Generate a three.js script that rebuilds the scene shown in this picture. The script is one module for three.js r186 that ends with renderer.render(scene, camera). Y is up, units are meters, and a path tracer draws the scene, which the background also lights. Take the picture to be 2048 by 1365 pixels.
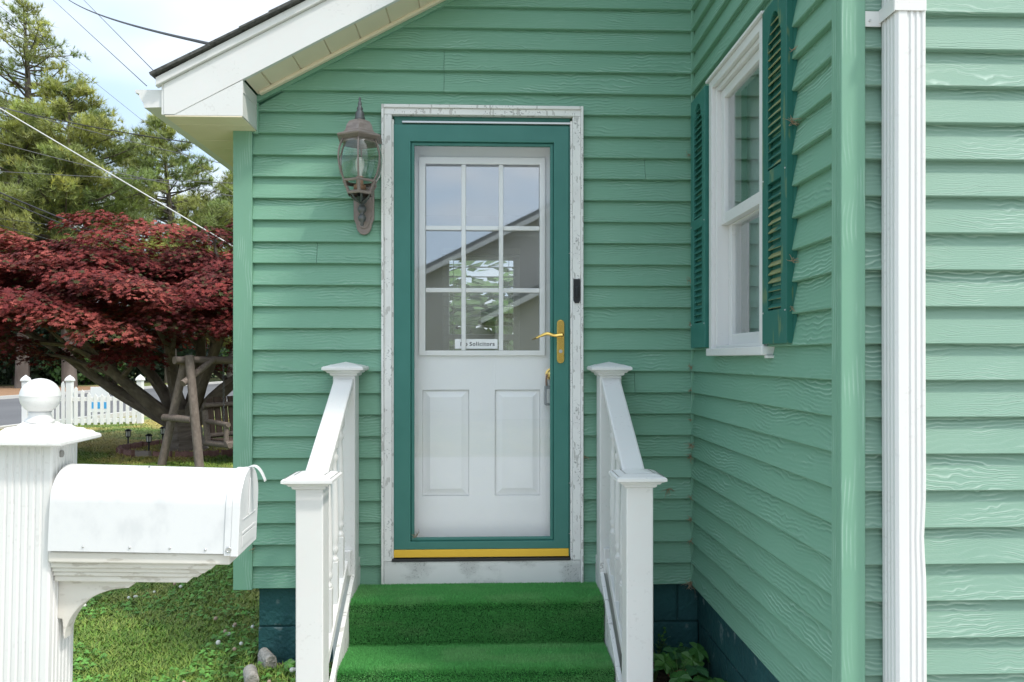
import * as THREE from 'three';
import { RoundedBoxGeometry } from 'three/addons/geometries/RoundedBoxGeometry.js';
import { mergeGeometries } from 'three/addons/utils/BufferGeometryUtils.js';

// ---------------------------------------------------------------- camera, sky, sun, exposure
const scene = new THREE.Scene();
const W = 1024, H = 682;
const camera = new THREE.PerspectiveCamera(50.4, W / H, 0.05, 600);
camera.position.set(0, 1.45, 3.44);
camera.rotation.set(0, -Math.atan(49 / 1450), 0);
camera.setViewOffset(2048, 1365, 0, -35.5, 2048, 1365);          // level camera, lens shifted up
const renderer = new THREE.WebGLRenderer({ antialias: true });
renderer.setSize(W, H);
renderer.toneMapping = THREE.LinearToneMapping;
renderer.toneMappingExposure = 1.95;
renderer.shadowMap.enabled = true;

const SUN = new THREE.Vector3(0.415, 0.848, 0.330).normalize();
const sun = new THREE.DirectionalLight(new THREE.Color(1, 0.95, 0.88), 1.55);
sun.position.copy(SUN).multiplyScalar(60);
sun.target.position.set(-2, 0, -4);
sun.position.add(sun.target.position);
sun.castShadow = true; sun.shadow.radius = 8; sun.shadow.mapSize.set(4096, 4096);
Object.assign(sun.shadow.camera, { left: -30, right: 20, top: 30, bottom: -30, near: 1, far: 160 });
scene.add(sun, sun.target);

// ---------------------------------------------------------------- noise
function rng(seed) { let a = seed >>> 0; return () => { a = (a + 0x6D2B79F5) | 0; let t = Math.imul(a ^ (a >>> 15), 1 | a); t = (t + Math.imul(t ^ (t >>> 7), 61 | t)) ^ t; return ((t ^ (t >>> 14)) >>> 0) / 4294967296; }; }
function hash(x, y, s) { let h = Math.imul(x, 374761393) + Math.imul(y, 668265263) + Math.imul(s, 2147483647 ^ 0x9E3779B1); h = Math.imul(h ^ (h >>> 13), 1274126177); h ^= h >>> 16; return (h >>> 0) / 4294967296; }
function vn(x, y, px, py, s) {                                     // value noise, periodic in px, py cells
  const xi = Math.floor(x), yi = Math.floor(y); let fx = x - xi, fy = y - yi;
  fx = fx * fx * (3 - 2 * fx); fy = fy * fy * (3 - 2 * fy);
  const m = (a, p) => ((a % p) + p) % p;
  const x0 = m(xi, px), x1 = m(xi + 1, px), y0 = m(yi, py), y1 = m(yi + 1, py);
  const a = hash(x0, y0, s), b = hash(x1, y0, s), c = hash(x0, y1, s), d = hash(x1, y1, s);
  return a + (b - a) * fx + (c - a) * fy + (a - b - c + d) * fx * fy;
}
function fbm(u, v, px, py, oct, s) { let r = 0, a = 0.5, n = 0; for (let i = 0; i < oct; i++) { r += a * vn(u * px, v * py, px, py, s + i * 17); n += a; a *= 0.5; px *= 2; py *= 2; } return r / n; }
const clamp = (x, a = 0, b = 1) => Math.min(b, Math.max(a, x));
const smooth = (a, b, x) => { const t = clamp((x - a) / (b - a)); return t * t * (3 - 2 * t); };
const lerp = (a, b, t) => a + (b - a) * t;
const mix3 = (a, b, t) => [lerp(a[0], b[0], t), lerp(a[1], b[1], t), lerp(a[2], b[2], t)];
const enc = (c) => { c = clamp(c); return 255 * (c <= 0.0031308 ? 12.92 * c : 1.055 * Math.pow(c, 1 / 2.4) - 0.055); };
function tex(w, h, metresX, metresY, fn, colour = true) {           // fn(u, v) -> linear [r,g,b] or a height 0..1
  const d = new Uint8Array(w * h * 4);
  for (let j = 0; j < h; j++) for (let i = 0; i < w; i++) {
    const c = fn((i + 0.5) / w, (j + 0.5) / h), k = (j * w + i) * 4;
    if (colour) { d[k] = enc(c[0]); d[k + 1] = enc(c[1]); d[k + 2] = enc(c[2]); } else d[k] = d[k + 1] = d[k + 2] = 255 * clamp(c);
    d[k + 3] = 255;
  }
  const t = new THREE.DataTexture(d, w, h); t.wrapS = t.wrapT = THREE.RepeatWrapping; t.magFilter = THREE.LinearFilter; t.minFilter = THREE.LinearMipmapLinearFilter; t.generateMipmaps = true;
  if (colour) t.colorSpace = THREE.SRGBColorSpace;
  t.repeat.set(1 / metresX, 1 / metresY); t.needsUpdate = true; return t;
}

// sky: pale blue with thin bright cloud, an even veil; wide glow round the sun added to lift shaded walls
{
  const w = 1024, h = 512, d = new Float32Array(w * h * 4), dir = new THREE.Vector3();
  for (let j = 0; j < h; j++) for (let i = 0; i < w; i++) {
    const el = ((j + 0.5) / h - 0.5) * Math.PI, az = ((i + 0.5) / w) * 2 * Math.PI - Math.PI;
    dir.set(Math.cos(az) * Math.cos(el), Math.sin(el), Math.sin(az) * Math.cos(el));
    const e = Math.max(dir.y, 0.0), k = 1 / (e + 0.25);
    const x = dir.x * k * 1.3 + 5, z = dir.z * k * 1.3 + 9;
    let c = 0, a = 0.5, f = 1; for (let o = 0; o < 6; o++) { c += a * vn(x * f, z * f * 1.7, 4096, 4096, 31 + o); a *= 0.52; f *= 2.03; }
    const cloud = smooth(0.38, 0.70, c);
    const hz = Math.exp(-e * 4.0);
    let col = mix3([0.28, 0.43, 0.63], [0.44, 0.545, 0.64], hz);
    col = mix3(col, [0.655, 0.665, 0.675], 0.10 + 0.56 * cloud);
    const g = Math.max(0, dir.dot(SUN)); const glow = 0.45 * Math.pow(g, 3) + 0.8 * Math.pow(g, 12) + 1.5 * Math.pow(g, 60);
    const gnd = dir.y < 0 ? 0.6 : 1, q = (j * w + i) * 4;
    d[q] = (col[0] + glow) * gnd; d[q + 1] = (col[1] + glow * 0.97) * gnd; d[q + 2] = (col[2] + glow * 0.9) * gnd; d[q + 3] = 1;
  }
  const t = new THREE.DataTexture(d, w, h, THREE.RGBAFormat, THREE.FloatType);
  t.mapping = THREE.EquirectangularReflectionMapping; t.magFilter = THREE.LinearFilter; t.minFilter = THREE.LinearFilter; t.needsUpdate = true;
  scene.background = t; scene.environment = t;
}

// ---------------------------------------------------------------- object helpers
const taken = new Map();
function numbered(n) { const k = taken.get(n) || 0; taken.set(n, k + 1); return k ? n + '_' + String(k).padStart(3, '0') : n; }
function thing(name, label, category, pos = [0, 0, 0], turn = 0, group) {
  const g = new THREE.Group(); g.name = numbered(name); g.position.set(...pos); g.rotation.y = turn;
  g.userData = { label, category }; if (group) g.userData.group = group; scene.add(g); return g;
}
function mesh(name, geo, mat, parent) {
  const m = new THREE.Mesh(Array.isArray(geo) ? merge(geo) : geo, mat); m.castShadow = m.receiveShadow = true;
  m.name = parent ? name : numbered(name); (parent || scene).add(m); return m;
}
function single(name, geo, mat, label, category, group) { const m = mesh(name, geo, mat); m.userData = { label, category }; if (group) m.userData.group = group; return m; }
function structure(name, geo, mat) { const m = mesh(name, geo, mat); m.userData.kind = 'structure'; return m; }
function group(name, parent) { const g = new THREE.Group(); g.name = name; parent.add(g); return g; }
function merge(list) {
  return mergeGeometries(list.map((g) => { g = g.index ? g.toNonIndexed() : g; for (const k of Object.keys(g.attributes)) if (!['position', 'normal', 'uv'].includes(k)) g.deleteAttribute(k); if (!g.attributes.uv) uvm(g); return g; }));
}
function uvm(g, ou = 0, ov = 0, swap = false) {                    // uv in metres from the dominant normal axis
  const p = g.attributes.position, n = g.attributes.normal, uv = new Float32Array(p.count * 2);
  for (let i = 0; i < p.count; i++) {
    const ax = Math.abs(n.getX(i)), ay = Math.abs(n.getY(i)), az = Math.abs(n.getZ(i)); let u, v;
    if (az >= ax && az >= ay) { u = p.getX(i); v = p.getY(i); } else if (ax >= ay) { u = p.getZ(i); v = p.getY(i); } else { u = p.getX(i); v = p.getZ(i); }
    if (swap) [u, v] = [v, u];
    uv[2 * i] = u + ou; uv[2 * i + 1] = v + ov;
  }
  g.setAttribute('uv', new THREE.BufferAttribute(uv, 2)); return g;
}
const R0 = rng(5);
function bx(x0, x1, y0, y1, z0, z1, r = 0.003, swap = false) {     // rounded box from corner to corner
  const w = x1 - x0, h = y1 - y0, d = z1 - z0; r = Math.min(r, w * 0.45, h * 0.45, d * 0.45);
  const g = r > 0.0005 ? new RoundedBoxGeometry(w, h, d, 2, r) : new THREE.BoxGeometry(w, h, d);
  g.translate((x0 + x1) / 2, (y0 + y1) / 2, (z0 + z1) / 2); return uvm(g, R0() * 3, R0() * 3, swap);
}
function tube(pts, r, seg = 24, rad = 8, closed = false) {
  const c = new THREE.CatmullRomCurve3(pts.map((p) => new THREE.Vector3(...p)), closed, 'catmullrom', 0.5); return new THREE.TubeGeometry(c, seg, r, rad, closed);
}
function limb(pts, radii, seg = 10, rad = 8, wob = 0, seed = 1) {   // tapered tube
  const c = new THREE.CatmullRomCurve3(pts.map((p) => p.isVector3 ? p : new THREE.Vector3(...p)), false, 'catmullrom', 0.5);
  const g = new THREE.TubeGeometry(c, seg, 1, rad, false), p = g.attributes.position, v = new THREE.Vector3(), q = new THREE.Vector3();
  for (let i = 0; i <= seg; i++) {
    const t = i / seg, f = t * (radii.length - 1), k = Math.min(radii.length - 2, Math.floor(f)), r = lerp(radii[k], radii[k + 1], f - k); c.getPointAt(t, q);
    for (let j = 0; j <= rad; j++) { const n = i * (rad + 1) + j; v.fromBufferAttribute(p, n).sub(q).multiplyScalar(r * (1 + wob * (vn((j % rad) * 0.9, i * 0.7, rad, 999, seed) - 0.5))).add(q); p.setXYZ(n, v.x, v.y, v.z); }
  }
  g.computeVertexNormals(); return g;
}
function log(a, b, r, rad = 10) { return limb([a, [lerp(a[0], b[0], .5), lerp(a[1], b[1], .5), lerp(a[2], b[2], .5)], b], [r, r * 1.03, r * 0.97], 4, rad); }
function capped(a, b, r) {                                          // log with end discs
  const A = new THREE.Vector3(...a), B = new THREE.Vector3(...b), d = B.clone().sub(A), g = new THREE.CylinderGeometry(r * 0.96, r, d.length(), 12, 1);
  g.applyQuaternion(new THREE.Quaternion().setFromUnitVectors(new THREE.Vector3(0, 1, 0), d.normalize())); const m = A.add(B).multiplyScalar(0.5); g.translate(m.x, m.y, m.z); return g;
}
function prism(pts, depth, bevel = 0, holes = []) {                 // outline in x, y; from z = 0 to depth
  const s = new THREE.Shape(pts.map((p) => new THREE.Vector2(...p))); for (const h of holes) s.holes.push(new THREE.Path(h.map((p) => new THREE.Vector2(...p))));
  const g = new THREE.ExtrudeGeometry(s, { depth: depth - 2 * bevel, bevelEnabled: bevel > 0, bevelSize: bevel, bevelThickness: bevel, bevelOffset: -bevel, bevelSegments: 2, curveSegments: 12 });
  if (bevel) g.translate(0, 0, bevel); return uvm(g, R0() * 2, R0() * 2);
}
function lathe(pts, seg = 24) { return new THREE.LatheGeometry(pts.map((p) => new THREE.Vector2(...p)), seg); }
function soup(tris) {                                               // array of triangles, each 9 numbers
  const g = new THREE.BufferGeometry(); g.setAttribute('position', new THREE.BufferAttribute(new Float32Array(tris.flat()), 3)); g.computeVertexNormals(); return g;
}
const quad = (a, b, c, d) => [[...a, ...b, ...c], [...a, ...c, ...d]];

// ---------------------------------------------------------------- materials
const std = (o) => new THREE.MeshStandardMaterial(o);
const phys = (o) => new THREE.MeshPhysicalMaterial(o);
const rgb = (r, g, b) => new THREE.Color().setRGB(r, g, b);
// embossed wood grain of the siding: wavy contour lines, 1.6 m by 0.4 m
function grain(u, v) {
  const warp = 1.3 * vn(u * 5, v * 4, 5, 4, 3) + 0.7 * vn(u * 13, v * 9, 13, 9, 4) + 0.28 * vn(u * 40, v * 22, 40, 22, 5) + 0.16 * vn(u * 95, v * 50, 95, 50, 6);
  const t = v * 38 + warp * 2.2, f = t - Math.floor(t), line = 1 - smooth(0.0, 0.30, Math.min(f, (1 - f) * 2.2));
  const part = smooth(0.30, 0.62, fbm(u, v, 9, 9, 3, 8));
  return line * (0.15 + 0.85 * part) * (0.45 + 0.75 * vn(u * 60, v * 38, 60, 38, 13));
}
const gBump = tex(2048, 512, 1.6, 0.4, (u, v) => 0.55 - 0.5 * grain(u, v) + 0.06 * (vn(u * 400, v * 160, 400, 160, 12) - 0.5), false);
const GREEN = [0.158, 0.335, 0.228];
const gMap = tex(2048, 512, 1.6, 0.4, (u, v) => {
  const worn = smooth(0.45, 0.75, fbm(u, v, 7, 5, 4, 21)), g = grain(u, v - 0.006);
  let c = mix3(GREEN, [0.20, 0.37, 0.27], 0.35 * fbm(u, v, 5, 3, 4, 33));
  c = mix3(c, [0.42, 0.60, 0.49], 0.70 * (0.35 + 0.65 * worn) * g);
  c = mix3(c, [0.075, 0.19, 0.125], 0.45 * grain(u, v + 0.008) * (1 - g));
  c = mix3(c, [0.26, 0.42, 0.33], 0.12 * smooth(0.62, 0.8, fbm(u, v, 30, 30, 3, 50)));
  return c;
});
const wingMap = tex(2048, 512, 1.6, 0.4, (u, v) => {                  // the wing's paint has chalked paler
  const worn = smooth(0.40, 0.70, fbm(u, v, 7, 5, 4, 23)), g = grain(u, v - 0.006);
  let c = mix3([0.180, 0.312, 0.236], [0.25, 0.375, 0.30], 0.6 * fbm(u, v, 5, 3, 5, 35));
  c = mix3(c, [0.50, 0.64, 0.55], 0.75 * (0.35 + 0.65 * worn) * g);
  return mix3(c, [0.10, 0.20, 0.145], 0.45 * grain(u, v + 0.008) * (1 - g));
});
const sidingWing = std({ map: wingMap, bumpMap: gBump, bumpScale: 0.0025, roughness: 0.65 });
const siding = std({ map: gMap, bumpMap: gBump, bumpScale: 0.0025, roughness: 0.62 });
const tStreak = (u, v) => { const w = 0.6 * vn(u * 4, v * 6, 4, 6, 36), t = v * 60 + 3 * w + 1.2 * vn(u * 12, v * 10, 12, 10, 37), f = t - Math.floor(t); return (1 - smooth(0, 0.3, Math.min(f, 1 - f))) * smooth(0.5, 0.72, fbm(u, v, 10, 14, 3, 38)); };
const gTrim = tex(1024, 512, 1.4, 0.7, (u, v) => mix3(mix3(GREEN, [0.20, 0.37, 0.27], 0.5 * fbm(u, v, 4, 5, 4, 39)), [0.40, 0.58, 0.47], 0.42 * tStreak(u, v)));
const tBump = tex(1024, 512, 1.4, 0.7, (u, v) => 0.5 + 0.45 * tStreak(u, v) + 0.1 * (vn(u * 300, v * 150, 300, 150, 40) - 0.5), false);
const trimGreen = std({ map: gTrim, bumpMap: tBump, bumpScale: 0.0012, roughness: 0.6 });
const wMap = tex(512, 512, 0.9, 0.9, (u, v) => {
  let c = mix3([0.735, 0.725, 0.705], [0.66, 0.65, 0.625], 0.6 * fbm(u, v, 4, 4, 5, 61));
  const speck = smooth(0.80, 0.86, vn(u * 110, v * 110, 110, 110, 64)) * smooth(0.5, 0.7, fbm(u, v, 6, 6, 3, 65)); return mix3(c, [0.45, 0.43, 0.40], 0.22 * speck);
});
const white = std({ map: wMap, roughness: 0.42 });
const whiteClean = std({ color: rgb(0.80, 0.80, 0.785), roughness: 0.4 });
const oldMap = tex(1024, 1024, 0.8, 0.8, (u, v) => {               // weathered, chipped white paint
  let c = mix3([0.78, 0.77, 0.745], [0.66, 0.65, 0.625], 0.4 * smooth(0.45, 0.7, fbm(u, v, 5, 9, 5, 71)));
  const chip = smooth(0.66, 0.69, fbm(u, v, 60, 22, 4, 75)); c = mix3(c, [0.33, 0.31, 0.28], 0.55 * chip);
  return mix3(c, [0.22, 0.22, 0.21], 0.7 * smooth(0.80, 0.85, vn(u * 160, v * 160, 160, 160, 77)) * smooth(0.5, 0.65, fbm(u, v, 5, 5, 3, 79)));
});
const oldWhite = std({ map: oldMap, roughness: 0.65, bumpMap: tex(512, 512, 0.8, 0.8, (u, v) => 0.6 - 0.5 * smooth(0.65, 0.69, fbm(u, v, 60, 22, 4, 75)) + 0.2 * vn(u * 60, v * 200, 60, 200, 78), false), bumpScale: 0.0006 });
const sillMap = tex(1024, 256, 1.0, 0.25, (u, v) => {              // white board with grey mildew blotches
  const b = smooth(0.48, 0.72, fbm(u, v, 8, 3, 6, 91)); let c = mix3([0.74, 0.735, 0.71], [0.46, 0.46, 0.44], 0.6 * b);
  return mix3(c, [0.2, 0.2, 0.19], 0.5 * smooth(0.74, 0.8, vn(u * 220, v * 60, 220, 60, 93)) * b);
});
const sillWhite = std({ map: sillMap, roughness: 0.7 });
const vinylTan = std({ map: tex(512, 512, 0.7, 0.7, (u, v) => mix3([0.84, 0.74, 0.57], [0.72, 0.62, 0.44], 0.7 * fbm(u, v, 5, 5, 5, 101))), roughness: 0.6 });
const teal = std({ map: tex(256, 256, 0.5, 0.5, (u, v) => mix3([0.028, 0.160, 0.130], [0.045, 0.195, 0.160], fbm(u, v, 6, 6, 5, 111))), roughness: 0.42 });
const mildewMap = tex(512, 1024, 0.5, 1.0, (u, v) => {              // shutter paint with yellow-green algae in patches
  const c = mix3([0.014, 0.120, 0.092], [0.024, 0.150, 0.115], fbm(u, v, 6, 6, 4, 121)), a = smooth(0.40, 0.56, fbm(u, v, 3, 7, 5, 125));
  return mix3(c, mix3([0.26, 0.27, 0.075], [0.40, 0.37, 0.20], fbm(u, v, 20, 40, 3, 127)), 0.8 * a);
});
const tealMildew = std({ map: mildewMap, roughness: 0.6 });
const tealFrame = std({ map: tex(512, 1024, 0.5, 1.0, (u, v) => mix3([0.016, 0.128, 0.098], [0.20, 0.24, 0.09], 0.45 * smooth(0.60, 0.70, fbm(u, v, 22, 9, 5, 129)))), roughness: 0.5 });
const brass = std({ color: rgb(0.83, 0.56, 0.16), metalness: 1, roughness: 0.22 });
const yellowStrip = std({ color: rgb(0.80, 0.50, 0.055), metalness: 0.55, roughness: 0.42 });
const silver = std({ color: rgb(0.55, 0.55, 0.54), metalness: 0.9, roughness: 0.35 });
const black = std({ color: rgb(0.012, 0.013, 0.016), roughness: 0.4 });
const bronze = std({ map: tex(256, 256, 0.3, 0.3, (u, v) => mix3([0.20, 0.155, 0.135], [0.36, 0.305, 0.28], fbm(u, v, 7, 7, 5, 131))), roughness: 0.55, metalness: 0.35 });
const pewter = std({ color: rgb(0.13, 0.135, 0.135), roughness: 0.5, metalness: 0.5 });
const glass = phys({ color: 0xffffff, transmission: 1, thickness: 0, roughness: 0.0, ior: 1.5 });
const lampGlass = phys({ color: rgb(0.93, 0.96, 0.94), transmission: 1, thickness: 0, roughness: 0.02, ior: 1.6 });
const coatedGlass = phys({ color: rgb(0.93, 0.95, 0.95), transmission: 1, thickness: 0, roughness: 0.0, ior: 2.9 });
const blockMat = std({ map: tex(512, 512, 0.8, 0.8, (u, v) => { const c = mix3([0.010, 0.062, 0.068], [0.020, 0.105, 0.105], fbm(u, v, 6, 6, 5, 141)); return mix3(c, [0.24, 0.30, 0.30], 0.55 * smooth(0.66, 0.78, fbm(u, v, 14, 14, 5, 145))); }), roughness: 0.75, bumpMap: tex(512, 512, 0.8, 0.8, (u, v) => fbm(u, v, 50, 50, 4, 147), false), bumpScale: 0.006 });
const carpetMap = tex(512, 512, 0.5, 0.5, (u, v) => { const c = mix3([0.003, 0.040, 0.006], [0.010, 0.10, 0.015], fbm(u, v, 90, 90, 3, 151)); return mix3(c, [0.10, 0.24, 0.075], 0.35 * smooth(0.5, 0.75, fbm(u, v, 3, 4, 5, 153))); });
const carpet = std({ map: carpetMap, roughness: 0.95, bumpMap: tex(512, 512, 0.5, 0.5, (u, v) => fbm(u, v, 110, 110, 2, 157), false), bumpScale: 0.006 });
const shingleMat = std({ map: tex(512, 512, 1, 1, (u, v) => mix3([0.035, 0.036, 0.034], [0.13, 0.13, 0.12], fbm(u, v, 80, 80, 3, 161))), roughness: 0.95 });
const concrete = std({ map: tex(512, 512, 2.5, 2.5, (u, v) => mix3(mix3([0.50, 0.485, 0.45], [0.60, 0.585, 0.55], fbm(u, v, 5, 5, 5, 171)), [0.3, 0.29, 0.27], 0.3 * vn(u * 200, v * 200, 200, 200, 173))), roughness: 0.9 });
const asphalt = std({ map: tex(512, 512, 5, 5, (u, v) => mix3(mix3([0.085, 0.085, 0.09], [0.13, 0.13, 0.135], fbm(u, v, 4, 4, 6, 181)), [0.18, 0.18, 0.18], 0.3 * vn(u * 220, v * 220, 220, 220, 183))), roughness: 0.9 });
const log_wood = std({ map: tex(512, 512, 0.6, 0.6, (u, v) => mix3([0.11, 0.085, 0.068], [0.24, 0.195, 0.165], fbm(u, v, 8, 22, 4, 191))), roughness: 0.85 });
const slat_wood = std({ map: tex(256, 512, 0.4, 0.8, (u, v) => mix3([0.055, 0.035, 0.026], [0.13, 0.088, 0.065], fbm(u, v, 20, 5, 4, 195))), roughness: 0.85 });
const barkMaple = std({ map: tex(512, 512, 0.7, 0.7, (u, v) => mix3([0.085, 0.066, 0.05], [0.28, 0.23, 0.185], fbm(u, v, 16, 6, 5, 201))), roughness: 0.9, bumpMap: tex(512, 512, 0.7, 0.7, (u, v) => fbm(u, v, 22, 6, 4, 203), false), bumpScale: 0.02 });
const barkPine = std({ map: tex(512, 512, 1.2, 1.2, (u, v) => mix3([0.06, 0.048, 0.04], [0.21, 0.175, 0.15], fbm(u, v, 22, 7, 5, 205))), roughness: 0.95, bumpMap: tex(512, 512, 1.2, 1.2, (u, v) => fbm(u, v, 24, 8, 4, 207), false), bumpScale: 0.05 });
const soil = std({ map: tex(512, 512, 1.2, 1.2, (u, v) => mix3([0.045, 0.028, 0.018], [0.17, 0.115, 0.075], fbm(u, v, 30, 30, 4, 211))), roughness: 1, bumpMap: tex(512, 512, 1.2, 1.2, (u, v) => fbm(u, v, 40, 40, 3, 213), false), bumpScale: 0.03 });
const dryVine = std({ color: rgb(0.36, 0.26, 0.17), roughness: 0.9 });
const plaster = std({ color: rgb(0.62, 0.625, 0.63), roughness: 0.8 });
const doorWhite = std({ map: tex(512, 512, 1.1, 1.1, (u, v) => mix3([0.87, 0.875, 0.87], [0.80, 0.81, 0.81], fbm(u, v, 4, 4, 5, 221))), roughness: 0.38 });

// ---------------------------------------------------------------- ground, road, paths
const lawnTone = (x, z) => {                                         // 0 lush green .. 1 dry straw
  const n = fbm(x / 40 + 3, z / 40 + 3, 40, 40, 4, 301), m = fbm(x / 40 + 3, z / 40 + 3, 110, 110, 3, 305);
  return { dry: smooth(0.40, 0.66, n * 0.6 + m * 0.4), n, m };
};
const lawnMap = tex(1024, 1024, 40, 40, (u, v) => {
  const n = fbm(u, v, 40, 40, 4, 301), m = fbm(u, v, 110, 110, 3, 305), d = smooth(0.40, 0.66, n * 0.6 + m * 0.4), f = hash(Math.floor(u * 1024), Math.floor(v * 1024), 9);
  return mix3(mix3([0.085, 0.14, 0.028], [0.30, 0.265, 0.11], d), [0.13, 0.15, 0.045], 0.5 * f);
});
const lawnMat = std({ map: lawnMap, roughness: 1 });
{
  const g = new THREE.PlaneGeometry(400, 400, 1, 1); g.rotateX(-Math.PI / 2); g.translate(0, 0, -60); uvm(g); structure('lawn', g, lawnMat);
}
function flat(pts, y) { const s = new THREE.Shape(pts.map(([x, z]) => new THREE.Vector2(x, -z))); const g = new THREE.ShapeGeometry(s); g.rotateX(-Math.PI / 2); g.translate(0, y, 0); g.computeVertexNormals(); return uvm(g); }
const roadNear = (z) => -9.75 + 0.13 * (-z - 11.2), roadFar = (z) => -17.3 + 0.10 * (-z - 22.8);
{
  const zs = [30, 10, 0, -11, -22, -35, -50, -75], near = zs.map((z) => [roadNear(z), z]), far = zs.map((z) => [roadFar(z), z]);
  structure('road', flat([...near, ...far.slice().reverse()], 0.006), asphalt);
  const strip = (fn, a, b, y0, y1) => { const t = []; for (let i = 0; i + 1 < zs.length; i++) { const p = (z, o, y) => [fn(z) + o, y, z]; const z = zs[i], q = zs[i + 1];
    t.push(...quad(p(z, a, y1), p(z, b, y1), p(q, b, y1), p(q, a, y1)), ...quad(p(z, a, y0), p(z, a, y1), p(q, a, y1), p(q, a, y0)), ...quad(p(z, b, y1), p(z, b, y0), p(q, b, y0), p(q, b, y1))); } return uvm(soup(t)); };
  structure('kerb', strip(roadNear, 0, 0.16, -0.02, 0.11), concrete);
  structure('kerb', strip(roadFar, -0.16, 0, -0.02, 0.12), concrete);
  const straw = std({ map: tex(512, 512, 3, 3, (u, v) => mix3([0.16, 0.075, 0.035], [0.40, 0.24, 0.13], fbm(u, v, 40, 60, 3, 311))), roughness: 1 });
  structure('pine_straw_bed', flat([...zs.filter((z) => z > -45).map((z) => [roadFar(z) - 0.16, z]), [-34, -36], [-40, 30]], 0.010), straw);
  structure('front_walk', flat([[-0.84, 0.50], [0.99, 0.50], [0.99, 3.1], [-0.84, 3.1]], 0.012), concrete);
  structure('driveway', flat([[-0.84, 3.1], [0.99, 3.1], [0.99, 1.9], [7, 1.9], [7, 7.2], [-4.5, 7.2], [-4.5, 3.1]], 0.008), concrete);
  structure('planting_bed', flat([[-1.14, -0.03], [-0.60, -0.03], [-0.60, 0.30], [-0.98, 0.26], [-1.12, 0.12]], 0.010), soil);
  structure('planting_bed', flat([[0.52, -0.03], [1.0, -0.03], [1.0, 1.5], [0.75, 1.5], [0.62, 1.0], [0.52, 0.8]], 0.010), soil);
  const ring = []; for (let i = 0; i < 28; i++) { const a = i / 28 * 2 * Math.PI, r = 1.75 + 0.5 * vn(i * 0.6, 2, 17, 5, 5); ring.push([-4.4 + r * 1.25 * Math.cos(a), -7.7 + r * 0.9 * Math.sin(a)]); }
  structure('bare_earth', flat(ring, 0.007), std({ map: tex(512, 512, 2, 2, (u, v) => mix3(mix3([0.13, 0.085, 0.055], [0.30, 0.215, 0.13], fbm(u, v, 14, 14, 5, 321)), [0.12, 0.14, 0.04], 0.6 * smooth(0.5, 0.6, fbm(u, v, 6, 6, 5, 323)))), roughness: 1 }));
}

// ---------------------------------------------------------------- the house
const house = thing('house', 'green clapboard house with white trim, gable entrance and projecting side wing', 'house');
const Y0 = 0.377, E = 0.1013, XR = 0.988, ZW = 1.468, XL = -1.16;     // siding foot, exposure, return wall, wing wall, left corner
const M = 0.535, soffitY = (x) => 2.677 + M * (x + 1.075);
const RB = rng(77);
function board(u0, u1, y0, y1, cut0 = 0, cut1 = 0) {                  // one clapboard: u along the wall, y up, n outward
  const j = () => (RB() - 0.5) * 0.0012, yb = y0 + j(), t = y1 + 0.010, o = RB() * 1.6, q = RB() * 0.4;
  const a = [u0, yb + j(), 0.0180], b = [u1, yb + j(), 0.0180], c = [u1, b[1] + 0.0025, 0.0205], d = [u0, a[1] + 0.0025, 0.0205];
  const e = [u1 + cut1, t, -0.003], f = [u0 + cut0, t, -0.003], ab = [u0, a[1], -0.007], bb = [u1, b[1], -0.007], eb = [u1 + cut1, t, -0.007], fb = [u0 + cut0, t, -0.007];
  const tr = [...quad(d, c, e, f), ...quad(a, b, c, d), ...quad(ab, bb, b, a), ...quad(ab, a, f, fb), ...quad(b, bb, eb, e), [...a, ...d, ...f], [...c, ...b, ...e], ...quad(fb, f, e, eb)];
  const g = soup(tr), p = g.attributes.position, uv = new Float32Array(p.count * 2);
  for (let i = 0; i < p.count; i++) { uv[2 * i] = p.getX(i) + o; uv[2 * i + 1] = p.getY(i) + p.getZ(i) + q; }
  g.setAttribute('uv', new THREE.BufferAttribute(uv, 2)); return g;
}
const onReturn = new THREE.Matrix4().makeBasis(new THREE.Vector3(0, 0, 1), new THREE.Vector3(0, 1, 0), new THREE.Vector3(-1, 0, 0)).setPosition(XR, 0, 0);
const onWing = new THREE.Matrix4().makeTranslation(0, 0, ZW);
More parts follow.
